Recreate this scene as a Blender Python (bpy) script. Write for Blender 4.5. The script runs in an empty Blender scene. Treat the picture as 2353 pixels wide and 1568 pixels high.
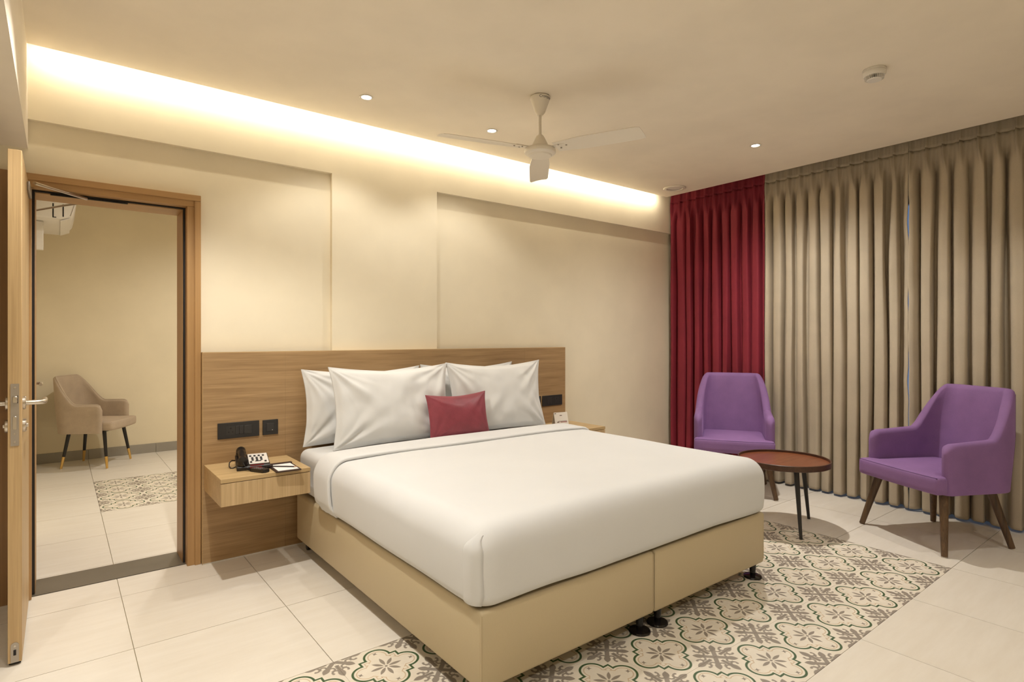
import bpy, bmesh, math, random
from mathutils import Vector, Matrix, noise
random.seed(7)
S = bpy.context.scene
COL = S.collection
PI = math.pi

# ------------------------------------------------------------------ camera
cam_d = bpy.data.cameras.new('camera')
cam_d.sensor_fit = 'HORIZONTAL'; cam_d.sensor_width = 36.0
cam_d.lens = 1328.09 * 36.0 / 2353.0
cam_d.shift_y = -8.9 / 2353.0
cam_d.clip_start = 0.02
cam = bpy.data.objects.new('camera', cam_d)
cam.location = (0, 0, 1.2587)
cam.rotation_euler = (PI / 2, 0, -math.radians(38.13))
COL.objects.link(cam)
S.camera = cam

# ------------------------------------------------------------------ world (dusk sky behind the curtains)
w = bpy.data.worlds.new('dusk_sky'); S.world = w; w.use_nodes = True
bg = w.node_tree.nodes['Background']
bg.inputs['Color'].default_value = (0.36, 0.55, 0.95, 1); bg.inputs['Strength'].default_value = 0.22

# ------------------------------------------------------------------ exposure
S.view_settings.view_transform = 'Standard'
S.view_settings.look = 'None'
S.view_settings.gamma = 1.0
S.view_settings.use_curve_mapping = False
S.view_settings.exposure = 0.58
S.cycles.use_adaptive_sampling = True
S.cycles.adaptive_threshold = 0.04
S.cycles.max_bounces = 6
S.cycles.glossy_bounces = 2
S.cycles.transmission_bounces = 3
LAMP = (1.0, 0.96, 0.90)       # downlights
COVE = (1.0, 0.90, 0.72)       # strip in the cove
SPOT_W = 50.0
COVE_W = 9.0

# =================================================================== helpers
def lin(r, g, b):
    f = lambda c: c / 12.92 if c <= 0.04045 else ((c + 0.055) / 1.055) ** 2.4
    return (f(r / 255), f(g / 255), f(b / 255))

def tag(o, label=None, cat=None, group=None, kind=None):
    if label: o['label'] = label
    if cat: o['category'] = cat
    if group: o['group'] = group
    if kind: o['kind'] = kind
    return o

def thing(name, label, cat, loc=(0, 0, 0), rz=0.0, group=None, kind=None):
    o = bpy.data.objects.new(name, None)
    o.empty_display_size = 0.05
    COL.objects.link(o)
    o.location = loc; o.rotation_euler = (0, 0, rz)
    return tag(o, label, cat, group, kind)

def link(name, me, parent=None, mat=None, loc=None, rot=None):
    o = bpy.data.objects.new(name, me)
    COL.objects.link(o)
    if mat is not None and not me.materials: me.materials.append(mat)
    if parent: o.parent = parent
    if loc: o.location = loc
    if rot: o.rotation_euler = rot
    return o

def mesh(name, verts, faces, smooth=False):
    me = bpy.data.meshes.new(name)
    me.from_pydata([tuple(v) for v in verts], [], faces)
    me.validate(); me.update()
    if smooth:
        me.polygons.foreach_set('use_smooth', [True] * len(me.polygons))
    return me

def bm_mesh(name, bm, smooth=False):
    bmesh.ops.recalc_face_normals(bm, faces=bm.faces)
    me = bpy.data.meshes.new(name)
    bm.to_mesh(me); bm.free()
    if smooth:
        me.polygons.foreach_set('use_smooth', [True] * len(me.polygons))
    return me

def add_box(bm, x0, x1, y0, y1, z0, z1):
    vs = [bm.verts.new(p) for p in [(x0, y0, z0), (x1, y0, z0), (x1, y1, z0), (x0, y1, z0),
                                    (x0, y0, z1), (x1, y0, z1), (x1, y1, z1), (x0, y1, z1)]]
    for f in [(0, 3, 2, 1), (4, 5, 6, 7), (0, 1, 5, 4), (1, 2, 6, 5), (2, 3, 7, 6), (3, 0, 4, 7)]:
        bm.faces.new([vs[i] for i in f])

def box(name, x0, x1, y0, y1, z0, z1, mat, parent=None, bevel=0.0, seg=2):
    bm = bmesh.new(); add_box(bm, x0, x1, y0, y1, z0, z1)
    if bevel:
        bmesh.ops.bevel(bm, geom=list(bm.edges), offset=bevel, segments=seg, profile=0.5, affect='EDGES')
    me = bm_mesh(name, bm)
    if bevel: shade_auto(me)
    return link(name, me, parent, mat)

def boxes(name, lst, mat, parent=None):
    bm = bmesh.new()
    for b in lst: add_box(bm, *b)
    return link(name, bm_mesh(name, bm), parent, mat)

def shade_auto(me, ang=40):
    me.polygons.foreach_set('use_smooth', [True] * len(me.polygons))
    bm = bmesh.new(); bm.from_mesh(me)
    for e in bm.edges:
        if len(e.link_faces) == 2:
            e.smooth = e.calc_face_angle(0) < math.radians(ang)
    bm.to_mesh(me); bm.free()

def lathe_mesh(name, prof, seg=32, cap=True, ang=35):
    vs, fs = [], []
    n = len(prof)
    for k in range(seg):
        a = 2 * PI * k / seg
        for r, z in prof: vs.append((r * math.cos(a), r * math.sin(a), z))
    for k in range(seg):
        k2 = (k + 1) % seg
        for i in range(n - 1):
            fs.append((k * n + i, k2 * n + i, k2 * n + i + 1, k * n + i + 1))
    if cap:
        fs.append([k * n for k in range(seg)][::-1])
        fs.append([k * n + n - 1 for k in range(seg)])
    bm = bmesh.new()
    bv = [bm.verts.new(v) for v in vs]
    for f in fs:
        try: bm.faces.new([bv[i] for i in f])
        except ValueError: pass
    bmesh.ops.remove_doubles(bm, verts=bm.verts, dist=1e-6)
    me = bm_mesh(name, bm)
    shade_auto(me, ang)
    return me

def lathe(name, prof, mat, parent=None, loc=None, rot=None, seg=32, cap=True, ang=35):
    return link(name, lathe_mesh(name, prof, seg, cap, ang), parent, mat, loc, rot)

def tube_mesh(name, pts, rad, seg=10, cap=True):
    pts = [Vector(p) for p in pts]
    n = len(pts)
    if not hasattr(rad, '__len__'): rad = [rad] * n
    vs, fs = [], []
    t0 = (pts[1] - pts[0]).normalized()
    ref = Vector((0, 0, 1)) if abs(t0.z) < 0.9 else Vector((1, 0, 0))
    nrm = t0.cross(ref).normalized()
    for i, p in enumerate(pts):
        if i == 0: t = pts[1] - pts[0]
        elif i == n - 1: t = pts[-1] - pts[-2]
        else: t = pts[i + 1] - pts[i - 1]
        t.normalize()
        nrm = (nrm - t * nrm.dot(t)).normalized()
        b = t.cross(nrm)
        for k in range(seg):
            a = 2 * PI * k / seg
            vs.append(p + (nrm * math.cos(a) + b * math.sin(a)) * rad[i])
    for i in range(n - 1):
        for k in range(seg):
            k2 = (k + 1) % seg
            fs.append((i * seg + k, i * seg + k2, (i + 1) * seg + k2, (i + 1) * seg + k))
    if cap:
        fs.append(list(range(seg))[::-1]); fs.append([(n - 1) * seg + k for k in range(seg)])
    bm = bmesh.new()
    bv = [bm.verts.new(v) for v in vs]
    for f in fs: bm.faces.new([bv[i] for i in f])
    me = bm_mesh(name, bm)
    shade_auto(me, 50)
    return me

def tube(name, pts, rad, mat, parent=None, seg=10):
    return link(name, tube_mesh(name, pts, rad, seg), parent, mat)

def prism(name, outline, z0, z1, mat, parent=None, bevel=0.0, axis='z'):
    """outline: list of 2-D points, extruded along axis"""
    bm = bmesh.new()
    def P(u, v, w_):
        return {'z': (u, v, w_), 'y': (u, w_, v), 'x': (w_, u, v)}[axis]
    a = [bm.verts.new(P(u, v, z0)) for u, v in outline]
    b = [bm.verts.new(P(u, v, z1)) for u, v in outline]
    n = len(outline)
    bm.faces.new(a[::-1]); bm.faces.new(b)
    for i in range(n):
        bm.faces.new((a[i], a[(i + 1) % n], b[(i + 1) % n], b[i]))
    if bevel:
        bmesh.ops.bevel(bm, geom=list(bm.edges), offset=bevel, segments=2, profile=0.5, affect='EDGES')
    me = bm_mesh(name, bm); shade_auto(me, 35)
    return link(name, me, parent, mat)

def smooth01(t):
    t = max(0.0, min(1.0, t)); return t * t * (3 - 2 * t)

def rrect(x0, x1, y0, y1, r, seg=6):
    pts = []
    for cx, cy, a0 in ((x1 - r, y0 + r, -PI / 2), (x1 - r, y1 - r, 0), (x0 + r, y1 - r, PI / 2), (x0 + r, y0 + r, PI)):
        for k in range(seg + 1):
            a = a0 + PI / 2 * k / seg
            pts.append((cx + r * math.cos(a), cy + r * math.sin(a)))
    return pts

# =================================================================== materials
class NB:
    """tiny node builder"""
    def __init__(self, name):
        self.m = bpy.data.materials.new(name); self.m.use_nodes = True
        self.nt = self.m.node_tree; self.nt.nodes.clear()
        self.out = self.n('ShaderNodeOutputMaterial')
        self.b = self.n('ShaderNodeBsdfPrincipled')
        self.l(self.b.outputs[0], self.out.inputs[0])
    def n(self, t, **kw):
        nd = self.nt.nodes.new(t)
        for k, v in kw.items(): setattr(nd, k, v)
        return nd
    def l(self, a, b): self.nt.links.new(a, b)
    def set(self, **kw):
        for k, v in kw.items():
            k = k.replace('_', ' ')
            self.b.inputs[k].default_value = v
        return self
    def coord(self, scale=(1, 1, 1), kind='Object'):
        tc = self.n('ShaderNodeTexCoord'); mp = self.n('ShaderNodeMapping')
        self.l(tc.outputs[kind], mp.inputs[0]); mp.inputs['Scale'].default_value = scale
        return mp.outputs[0]
    def noise(self, vec, scale, detail=3, rough=0.55):
        t = self.n('ShaderNodeTexNoise'); self.l(vec, t.inputs['Vector'])
        t.inputs['Scale'].default_value = scale; t.inputs['Detail'].default_value = detail
        t.inputs['Roughness'].default_value = rough
        return t.outputs['Fac']
    def ramp(self, fac, stops):
        r = self.n('ShaderNodeValToRGB'); self.l(fac, r.inputs[0])
        el = r.color_ramp.elements
        while len(el) < len(stops): el.new(0.5)
        for e, (p, c) in zip(el, stops): e.position = p; e.color = (*c, 1) if len(c) == 3 else c
        return r.outputs[0]
    def bump(self, h, strength=0.1, dist=0.01):
        bp = self.n('ShaderNodeBump'); self.l(h, bp.inputs['Height'])
        bp.inputs['Strength'].default_value = strength; bp.inputs['Distance'].default_value = dist
        self.l(bp.outputs[0], self.b.inputs['Normal'])
    def math(self, op, a, b=None, c=None):
        nd = self.n('ShaderNodeMath', operation=op)
        for i, v in enumerate((a, b, c)):
            if v is None: continue
            if isinstance(v, (int, float)): nd.inputs[i].default_value = v
            else: self.l(v, nd.inputs[i])
        return nd.outputs[0]

def plain(name, col, rough=0.5, metal=0.0, **kw):
    nb = NB(name); nb.set(Base_Color=(*col, 1), Roughness=rough, Metallic=metal, **kw)
    return nb.m

def paint(name, col, var=0.03, rough=0.75):
    nb = NB(name)
    f = nb.noise(nb.coord(), 2.5, 4)
    c1 = tuple(c * (1 - var) for c in col); c2 = tuple(min(1, c * (1 + var)) for c in col)
    nb.l(nb.ramp(f, [(0.35, c1), (0.65, c2)]), nb.b.inputs['Base Color'])
    nb.set(Roughness=rough)
    nb.bump(nb.noise(nb.coord(), 180, 2), 0.04, 0.002)
    return nb.m

def wood(name, dark, light, grain='x', fine=1.0, rough=0.45, contrast=1.0):
    nb = NB(name)
    st = {'x': (1.2, 26, 26), 'y': (26, 1.2, 26), 'z': (26, 26, 1.2)}[grain]
    st2 = {'x': (2.0, 150, 150), 'y': (150, 2.0, 150), 'z': (150, 150, 2.0)}[grain]
    st = tuple(s * fine for s in st); st2 = tuple(s * fine for s in st2)
    a = nb.noise(nb.coord(st), 1.0, 5, 0.6)
    b = nb.noise(nb.coord(st2), 1.0, 3, 0.6)
    c = nb.noise(nb.coord(tuple(s * 0.12 for s in st)), 1.0, 2)
    f = nb.math('ADD', nb.math('MULTIPLY', a, 0.45), nb.math('ADD', nb.math('MULTIPLY', b, 0.35), nb.math('MULTIPLY', c, 0.2)))
    d = 0.13 / contrast
    mid = tuple((x + y) / 2 for x, y in zip(dark, light))
    nb.l(nb.ramp(f, [(0.5 - d, dark), (0.5, mid), (0.5 + d, light)]), nb.b.inputs['Base Color'])
    nb.set(Roughness=rough)
    nb.bump(b, 0.08, 0.002)
    return nb.m

def fabric(name, col, sheen=0.0, weave=900, var=0.08, rough=0.9, blot=6, bump=0.15):
    nb = NB(name)
    f = nb.noise(nb.coord(), blot, 4)
    g = nb.noise(nb.coord((1, 1, 0.25)), weave, 2)
    mix = nb.math('ADD', nb.math('MULTIPLY', f, 0.6), nb.math('MULTIPLY', g, 0.4))
    nb.l(nb.ramp(mix, [(0.35, tuple(c * (1 - var) for c in col)), (0.65, tuple(min(1, c * (1 + var)) for c in col))]), nb.b.inputs['Base Color'])
    nb.set(Roughness=rough, Sheen_Weight=sheen, Sheen_Roughness=0.5, Sheen_Tint=(*[min(1, c * 1.6 + 0.1) for c in col], 1))
    nb.bump(g, bump, 0.002)
    return nb.m

def emit(name, col, s):
    nb = NB(name); nb.set(Base_Color=(0.9, 0.9, 0.9, 1), Emission_Color=(*col, 1), Emission_Strength=s)
    return nb.m

M = {}
M['wall'] = paint('cream_wall_paint', (0.84, 0.755, 0.575))
M['wall_far'] = paint('warm_cream_wall_paint', (0.83, 0.73, 0.53))
M['ceil'] = paint('ceiling_paint', (0.87, 0.79, 0.66))
M['grout'] = plain('grout', (0.50, 0.43, 0.30), 0.9)
M['stone'] = paint('dark_stone', (0.135, 0.115, 0.088), 0.12, 0.35)
M['skirting'] = paint('grey_skirting_tile', (0.33, 0.30, 0.25), 0.06, 0.5)
M['oak_h'] = wood('oak_veneer_horizontal', (0.26, 0.155, 0.068), (0.50, 0.33, 0.165), 'x', 1.5, contrast=0.9)
M['oak_v'] = wood('oak_veneer_vertical', (0.40, 0.27, 0.125), (0.66, 0.48, 0.27), 'z', 1.0, contrast=0.9)
M['oak_light'] = wood('oak_veneer_light', (0.42, 0.285, 0.13), (0.60, 0.43, 0.22), 'x', 0.8, contrast=0.8)
M['oak_door'] = wood('oak_door_veneer', (0.38, 0.25, 0.11), (0.62, 0.43, 0.22), 'z', 1.0)
M['frame_wood'] = wood('honey_frame_wood', (0.36, 0.20, 0.075), (0.50, 0.30, 0.125), 'z', 0.7, contrast=0.7)
M['frame_wood_h'] = wood('honey_frame_wood_horizontal', (0.36, 0.20, 0.075), (0.50, 0.30, 0.125), 'x', 0.7, contrast=0.7)
M['door_dark'] = wood('brown_door_wood', (0.20, 0.105, 0.04), (0.34, 0.19, 0.08), 'z', 0.8, contrast=0.7)
M['walnut'] = wood('walnut_legs', (0.045, 0.024, 0.011), (0.15, 0.085, 0.04), 'z', 1.0)
M['mahogany'] = wood('mahogany_top', (0.115, 0.03, 0.012), (0.26, 0.085, 0.032), 'x', 0.7, rough=0.32)
M['mahogany_rim'] = wood('mahogany_rim', (0.045, 0.018, 0.01), (0.09, 0.04, 0.02), 'x', 0.7, rough=0.35)
M['gasket'] = plain('black_rubber_gasket', (0.012, 0.009, 0.006), 0.6)
M['steel'] = plain('brushed_steel', (0.62, 0.57, 0.50), 0.28, 1.0)
M['steel_dull'] = plain('satin_steel_plate', (0.42, 0.38, 0.33), 0.42, 0.85)
M['dark'] = plain('dark_gap', (0.01, 0.008, 0.007), 0.7)
M['plate'] = plain('charcoal_switch_plastic', (0.022, 0.020, 0.019), 0.42)
M['plate_key'] = plain('charcoal_switch_key', (0.030, 0.027, 0.025), 0.35)
M['black'] = plain('black_plastic', (0.012, 0.010, 0.009), 0.3)
M['black_gloss'] = plain('black_gloss_plastic', (0.008, 0.006, 0.006), 0.12)
M['white_plastic'] = plain('white_plastic', (0.76, 0.72, 0.66), 0.4)
M['fan'] = plain('cream_fan_enamel', (0.78, 0.72, 0.62), 0.35)
M['card'] = plain('white_card', (0.80, 0.76, 0.70), 0.7)
M['ink'] = plain('grey_ink', (0.20, 0.15, 0.13), 0.8)
M['red'] = plain('red_strip', (0.22, 0.012, 0.015), 0.4)
M['leather'] = plain('dark_brown_leather', (0.035, 0.016, 0.011), 0.5)
M['paper'] = plain('white_paper', (0.82, 0.80, 0.77), 0.8)
M['pencil'] = plain('dark_pencil', (0.03, 0.018, 0.014), 0.4)
M['pencil_tip'] = plain('bare_pencil_wood', (0.5, 0.27, 0.13), 0.7)
M['linen'] = fabric('white_bed_linen', (0.65, 0.65, 0.64), 0.1, 1200, 0.02, 0.85, 3, 0.05)
M['pillow'] = fabric('white_pillow_cotton', (0.70, 0.695, 0.675), 0.1, 1200, 0.02, 0.85, 3, 0.05)
M['leatherette'] = fabric('tan_leatherette', (0.52, 0.425, 0.265), 0.0, 700, 0.03, 0.5, 2, 0.06)
M['maroon'] = fabric('maroon_curtain_cloth', (0.245, 0.017, 0.034), 0.25, 700, 0.15, 0.75, 3)
M['beige'] = fabric('beige_curtain_cloth', (0.475, 0.405, 0.305), 0.1, 700, 0.10, 0.85, 3)
M['purple'] = fabric('purple_velvet', (0.225, 0.115, 0.285), 0.30, 600, 0.10, 0.8, 7)
M['greige'] = fabric('greige_velvet', (0.44, 0.345, 0.25), 0.4, 600, 0.10, 0.85, 9)
M['piping'] = plain('greige_piping', (0.52, 0.42, 0.31), 0.8)
M['seam'] = plain('dark_purple_seam', (0.085, 0.035, 0.12), 0.9)
M['cushion'] = fabric('rose_maroon_satin', (0.235, 0.040, 0.056), 0.35, 500, 0.15, 0.45, 12)
M['leg_black'] = plain('black_lacquer_leg', (0.012, 0.010, 0.009), 0.35)
M['table_leg'] = plain('dark_metal_leg', (0.016, 0.014, 0.013), 0.45)
M['gold'] = plain('brass_tip', (0.75, 0.50, 0.18), 0.25, 1.0)
M['lamp'] = emit('downlight_lens', (1.0, 0.93, 0.80), 30.0)
M['strip'] = emit('led_strip_lens', (1.0, 0.86, 0.62), 6.0)
M['glass'] = plain('window_glass', (0.9, 0.95, 1.0), 0.02, 0.0, Transmission_Weight=1.0, IOR=1.05)
M['alu'] = plain('window_aluminium', (0.35, 0.35, 0.36), 0.4, 0.8)

# floor tile: warm cream porcelain with faint streaks
def floor_tile_mat():
    nb = NB('cream_porcelain_tile')
    oi = nb.n('ShaderNodeObjectInfo')
    tc = nb.n('ShaderNodeTexCoord'); va = nb.n('ShaderNodeVectorMath', operation='ADD')
    sc = nb.n('ShaderNodeVectorMath', operation='SCALE'); sc.inputs['Scale'].default_value = 7.0
    nb.l(oi.outputs['Location'], sc.inputs[0]); nb.l(tc.outputs['Object'], va.inputs[0]); nb.l(sc.outputs[0], va.inputs[1])
    mp = nb.n('ShaderNodeMapping'); mp.inputs['Scale'].default_value = (1.4, 9, 1); nb.l(va.outputs[0], mp.inputs[0])
    a = nb.noise(mp.outputs[0], 2.2, 6, 0.65)
    b = nb.noise(va.outputs[0], 1.2, 3)
    f = nb.math('ADD', nb.math('MULTIPLY', a, 0.6), nb.math('MULTIPLY', b, 0.4))
    nb.l(nb.ramp(f, [(0.3, (0.675, 0.615, 0.52)), (0.7, (0.765, 0.715, 0.63))]), nb.b.inputs['Base Color'])
    nb.set(Roughness=0.42)
    nb.b.inputs['Specular IOR Level'].default_value = 0.4
    return nb.m
M['tile'] = floor_tile_mat()

# encaustic tile print: quatrefoil medallion, eight-petal flower, fleur crosses at the corners
def pattern_tile_mat():
    nb = NB('encaustic_pattern_tile'); m = nb.math
    tc = nb.n('ShaderNodeTexCoord'); sep = nb.n('ShaderNodeSeparateXYZ'); nb.l(tc.outputs['Object'], sep.inputs[0])
    k = 1.0 / 0.2975
    ax = m('ABSOLUTE', m('MULTIPLY', sep.outputs[0], k)); ay = m('ABSOLUTE', m('MULTIPLY', sep.outputs[1], k))
    x = m('MULTIPLY', m('ADD', ax, ay), 0.70711); y = m('ABSOLUTE', m('MULTIPLY', m('SUBTRACT', ax, ay), 0.70711))
    def length(a, b): return m('SQRT', m('ADD', m('MULTIPLY', a, a), m('MULTIPLY', b, b)))
    def sub(a, b): return m('SUBTRACT', a, b)
    def aabs(a): return m('ABSOLUTE', a)
    def step_in(d, e=0.004):     # 1 inside (d<0)
        mr = nb.n('ShaderNodeMapRange'); nb.l(d, mr.inputs[0])
        mr.inputs[1].default_value = -e; mr.inputs[2].default_value = e
        mr.inputs[3].default_value = 1.0; mr.inputs[4].default_value = 0.0
        return mr.outputs[0]
    # quatrefoil
    cell_x, cell_y = ax, ay
    x = m('MULTIPLY', x, 1.07); y = m('MULTIPLY', y, 1.07)
    lobe = sub(length(sub(x, 0.205), sub(y, 0.205)), 0.195)
    tip = m('MULTIPLY', sub(m('ADD', aabs(sub(x, 0.270)), m('MULTIPLY', y, 1.0)), 0.135), 0.75)
    core = m('MULTIPLY', sub(m('MAXIMUM', x, y), 0.275), 1.2)
    q = m('MINIMUM', m('MINIMUM', lobe, tip), core)
    green = m('MULTIPLY', step_in(q), sub(1.0, step_in(m('ADD', q, 0.033))))
    qt = m('MINIMUM', q, sub(m('MAXIMUM', x, y), 0.322))
    tan = m('MULTIPLY', step_in(m('ADD', qt, 0.062)), sub(1.0, step_in(m('ADD', qt, 0.075))))
    # petals on the axes and on the diagonals
    def lens(t, s, c, hl, hw):
        u = m('DIVIDE', sub(t, c), hl)
        return sub(aabs(s), m('MULTIPLY', sub(1.0, m('MULTIPLY', u, u)), hw))
    r2 = 0.70711
    dt = m('MULTIPLY', m('ADD', x, y), r2); ds = m('MULTIPLY', sub(x, y), r2)
    pet = m('MINIMUM', lens(x, y, 0.123, 0.088, 0.026), lens(dt, ds, 0.130, 0.096, 0.026))
    dot = sub(length(x, y), 0.021)
    sx = aabs(sub(x, 0.262)); sy = aabs(sub(y, 0.262))
    star = sub(m('ADD', m('SQRT', m('MAXIMUM', sx, 0.00001)), m('SQRT', m('MAXIMUM', sy, 0.00001))), 0.235)
    taupe_in = m('MAXIMUM', step_in(m('MINIMUM', pet, dot), 0.004), step_in(star, 0.012))
    # corner cross
    cx_ = sub(0.5, ax); cy_ = sub(0.5, ay)
    u = m('MULTIPLY', m('ADD', cx_, cy_), 0.70711 * 0.90); v = aabs(m('MULTIPLY', sub(cx_, cy_), 0.70711 * 0.90))
    stem = m('MAXIMUM', sub(v, 0.028), sub(u, 0.15))
    bud = lens(u, v, 0.190, 0.075, 0.040)
    ring1 = sub(aabs(sub(length(sub(u, 0.158), sub(v, 0.052)), 0.036)), 0.0125)
    ring1 = m('MAXIMUM', ring1, sub(sub(u, m('MULTIPLY', v, 0.6)), 0.150))
    blob1 = sub(length(sub(u, 0.172), sub(v, 0.083)), 0.017)
    du = m('MULTIPLY', m('MAXIMUM', cx_, cy_), 0.78); dv = m('MULTIPLY', m('MINIMUM', cx_, cy_), 0.78)
    dstem = m('MAXIMUM', m('MAXIMUM', sub(dv, 0.020), sub(0.075, du)), sub(du, 0.20))
    dbud = lens(du, dv, 0.225, 0.070, 0.034)
    ring2 = sub(aabs(sub(length(sub(du, 0.192), sub(dv, 0.046)), 0.032)), 0.011)
    ring2 = m('MAXIMUM', ring2, sub(du, 0.202))
    blob2 = sub(length(sub(du, 0.205), sub(dv, 0.074)), 0.014)
    cr = m('MINIMUM', m('MINIMUM', m('MINIMUM', stem, bud), m('MINIMUM', ring1, blob1)),
           m('MINIMUM', m('MINIMUM', dstem, dbud), m('MINIMUM', ring2, blob2)))
    cross = m('MULTIPLY', step_in(cr), sub(1.0, step_in(sub(q, 0.022))))
    taupe = m('MAXIMUM', taupe_in, cross)
    g = nb.noise(nb.coord(), 14, 4)
    base = nb.ramp(g, [(0.3, (0.70, 0.635, 0.52)), (0.7, (0.77, 0.705, 0.59))])
    def mix(fac, a, col):
        mx = nb.n('ShaderNodeMix', data_type='RGBA'); nb.l(fac, mx.inputs[0])
        nb.l(a, mx.inputs[6]); mx.inputs[7].default_value = (*col, 1)
        return mx.outputs[2]
    c = mix(tan, base, (0.56, 0.42, 0.27))
    c = mix(taupe, c, (0.275, 0.235, 0.19))
    c = mix(green, c, (0.045, 0.095, 0.035))
    nb.l(c, nb.b.inputs['Base Color']); nb.set(Roughness=0.45)
    return nb.m
M['pattern'] = pattern_tile_mat()

# =================================================================== the shell of the room
CZ = 2.62            # ceiling height
YB = 3.60            # raised band of the head wall
YW = 3.63            # recessed head wall
XW = 5.15            # window wall
XL, YF = -1.75, -1.35

floor = box('floor', XL, XW, YF, 7.42, -0.08, -0.006, M['grout'])
tag(floor, 'cream porcelain tiled floor with patterned inlay strip under the bed', 'floor', kind='structure')
def tile_mesh(w_, d_, name):
    bm = bmesh.new(); add_box(bm, -w_ / 2, w_ / 2, -d_ / 2, d_ / 2, -0.006, 0.0)
    return bm_mesh(name, bm)
TC = {}
def put_tile(x0, x1, y0, y1, mat, name='floor_tile', gap=0.0015):
    if x1 - x0 < 0.02 or y1 - y0 < 0.02: return
    key = (name, round(x1 - x0, 4), round(y1 - y0, 4))
    if key not in TC:
        TC[key] = tile_mesh(x1 - x0 - 2 * gap, y1 - y0 - 2 * gap, name); TC[key].materials.append(mat)
    o = link(name, TC[key], floor, loc=((x0 + x1) / 2, (y0 + y1) / 2, 0))
    return o
PX, PY = 0.5975, 0.5935
X0, Y0 = 0.240, 0.998
RUG = (X0, X0 + 6 * PX, Y0, Y0 + 2 * PY)
def clip(a, b, lo, hi): return max(a, lo), min(b, hi)
for i in range(-4, 9):
    for j in range(-4, 5):
        x0, x1 = clip(X0 + i * PX, X0 + (i + 1) * PX, XL, XW); y0, y1 = clip(Y0 + j * PY, Y0 + (j + 1) * PY, YF, YW + 0.005)
        if 0 <= i < 6 and 0 <= j < 2: continue
        put_tile(x0, x1, y0, y1, M['tile'])
for i in range(12):
    for j in range(4):
        put_tile(X0 + i * PX / 2, X0 + (i + 1) * PX / 2, Y0 + j * PY / 2, Y0 + (j + 1) * PY / 2, M['pattern'], 'pattern_tile', 0.0004)
FY = [3.872, 3.895, 4.495, 5.09, 5.645, 6.20, 6.80, 7.41]
FXR = 3.2
for i in range(-1, 5):
    for j in range(len(FY) - 1):
        x0, x1 = clip(X0 + i * PX, X0 + (i + 1) * PX, -0.19, FXR)
        if j in (3, 4) and 0 <= i < 3: continue
        put_tile(x0, x1, FY[j], FY[j + 1], M['tile'])
for i in range(6):
    for j in range(4):
        y0 = 5.09 + j * 0.2775
        put_tile(X0 + i * PX / 2, X0 + (i + 1) * PX / 2, y0, y0 + 0.2775, M['pattern'], 'pattern_tile', 0.0004)

# head wall with the doorway
HX0, HX1, HZ = -0.125, 0.60, 2.02     # rough opening
wall_back = boxes('wall_back', [(XL, HX0, YW, 3.86, -0.05, 2.95), (HX1, XW + 0.1, YW, 3.86, -0.05, 2.95), (HX0, HX1, YW, 3.86, HZ, 2.95)], M['wall'])
tag(wall_back, 'cream painted head wall behind the bed', 'wall', kind='structure')
ZB = 2.303
boxes('raised_band', [(-0.115, XW, YB, YW + 0.01, ZB, 2.95)], M['wall'], wall_back)
boxes('raised_column', [(1.37, 2.14, YB, YW + 0.01, 0.0, ZB)], M['wall'], wall_back)
wall_right = boxes('wall_right', [(XW, XW + 0.12, YF - 0.1, -0.9, -0.05, 2.95), (XW, XW + 0.12, 2.35, 3.7, -0.05, 2.95),
                                  (XW, XW + 0.12, -0.9, 2.35, 2.35, 2.95), (XW, XW + 0.12, -0.9, 2.35, -0.05, 0.08)], M['wall'])
tag(wall_right, 'cream window wall behind the curtains', 'wall', kind='structure')
wall_left = box('wall_left', XL - 0.12, XL, YF - 0.1, 3.9, -0.05, 2.95, M['wall'])
tag(wall_left, 'cream side wall of the passage left of the doors', 'wall', kind='structure')
wall_front = box('wall_front', XL - 0.1, XW + 0.1, YF - 0.12, YF, -0.05, 2.95, M['wall'])
tag(wall_front, 'cream wall on the near side of the room', 'wall', kind='structure')
ceiling = boxes('ceiling', [(-0.115, 4.65, YF, 3.49, CZ, CZ + 0.035), (XL - 0.1, XW + 0.12, YF - 0.1, 3.9, 2.86, 2.95)], M['ceil'])
tag(ceiling, 'cream false ceiling with a lit cove along the head wall', 'ceiling', kind='structure')
bulk = box('ceiling_bulkhead', XL, -0.115, YF, YW + 0.005, 2.166, 2.90, M['ceil'])
tag(bulk, 'dropped ceiling bulkhead over the passage left of the open door', 'ceiling', kind='structure')

# window behind the curtains
win = thing('window_1', 'aluminium framed window hidden behind the curtains', 'window', (XW + 0.06, 0.725, 0.08), kind='structure')
boxes('window_frame', [(-0.03, 0.03, -1.625, -1.565, 0, 2.27), (-0.03, 0.03, 1.565, 1.625, 0, 2.27), (-0.03, 0.03, -1.565, 1.565, 0, 0.06), (-0.03, 0.03, -1.565, 1.565, 2.21, 2.27),
                       (-0.025, 0.025, -0.66, -0.60, 0.06, 2.21), (-0.025, 0.025, 0.60, 0.66, 0.06, 2.21)], M['alu'], win)
for a, b in ((-1.565, -0.66), (-0.60, 0.60), (0.66, 1.565)):
    box('pane', -0.004, 0.004, a, b, 0.06, 2.21, M['glass'], win)

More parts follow.
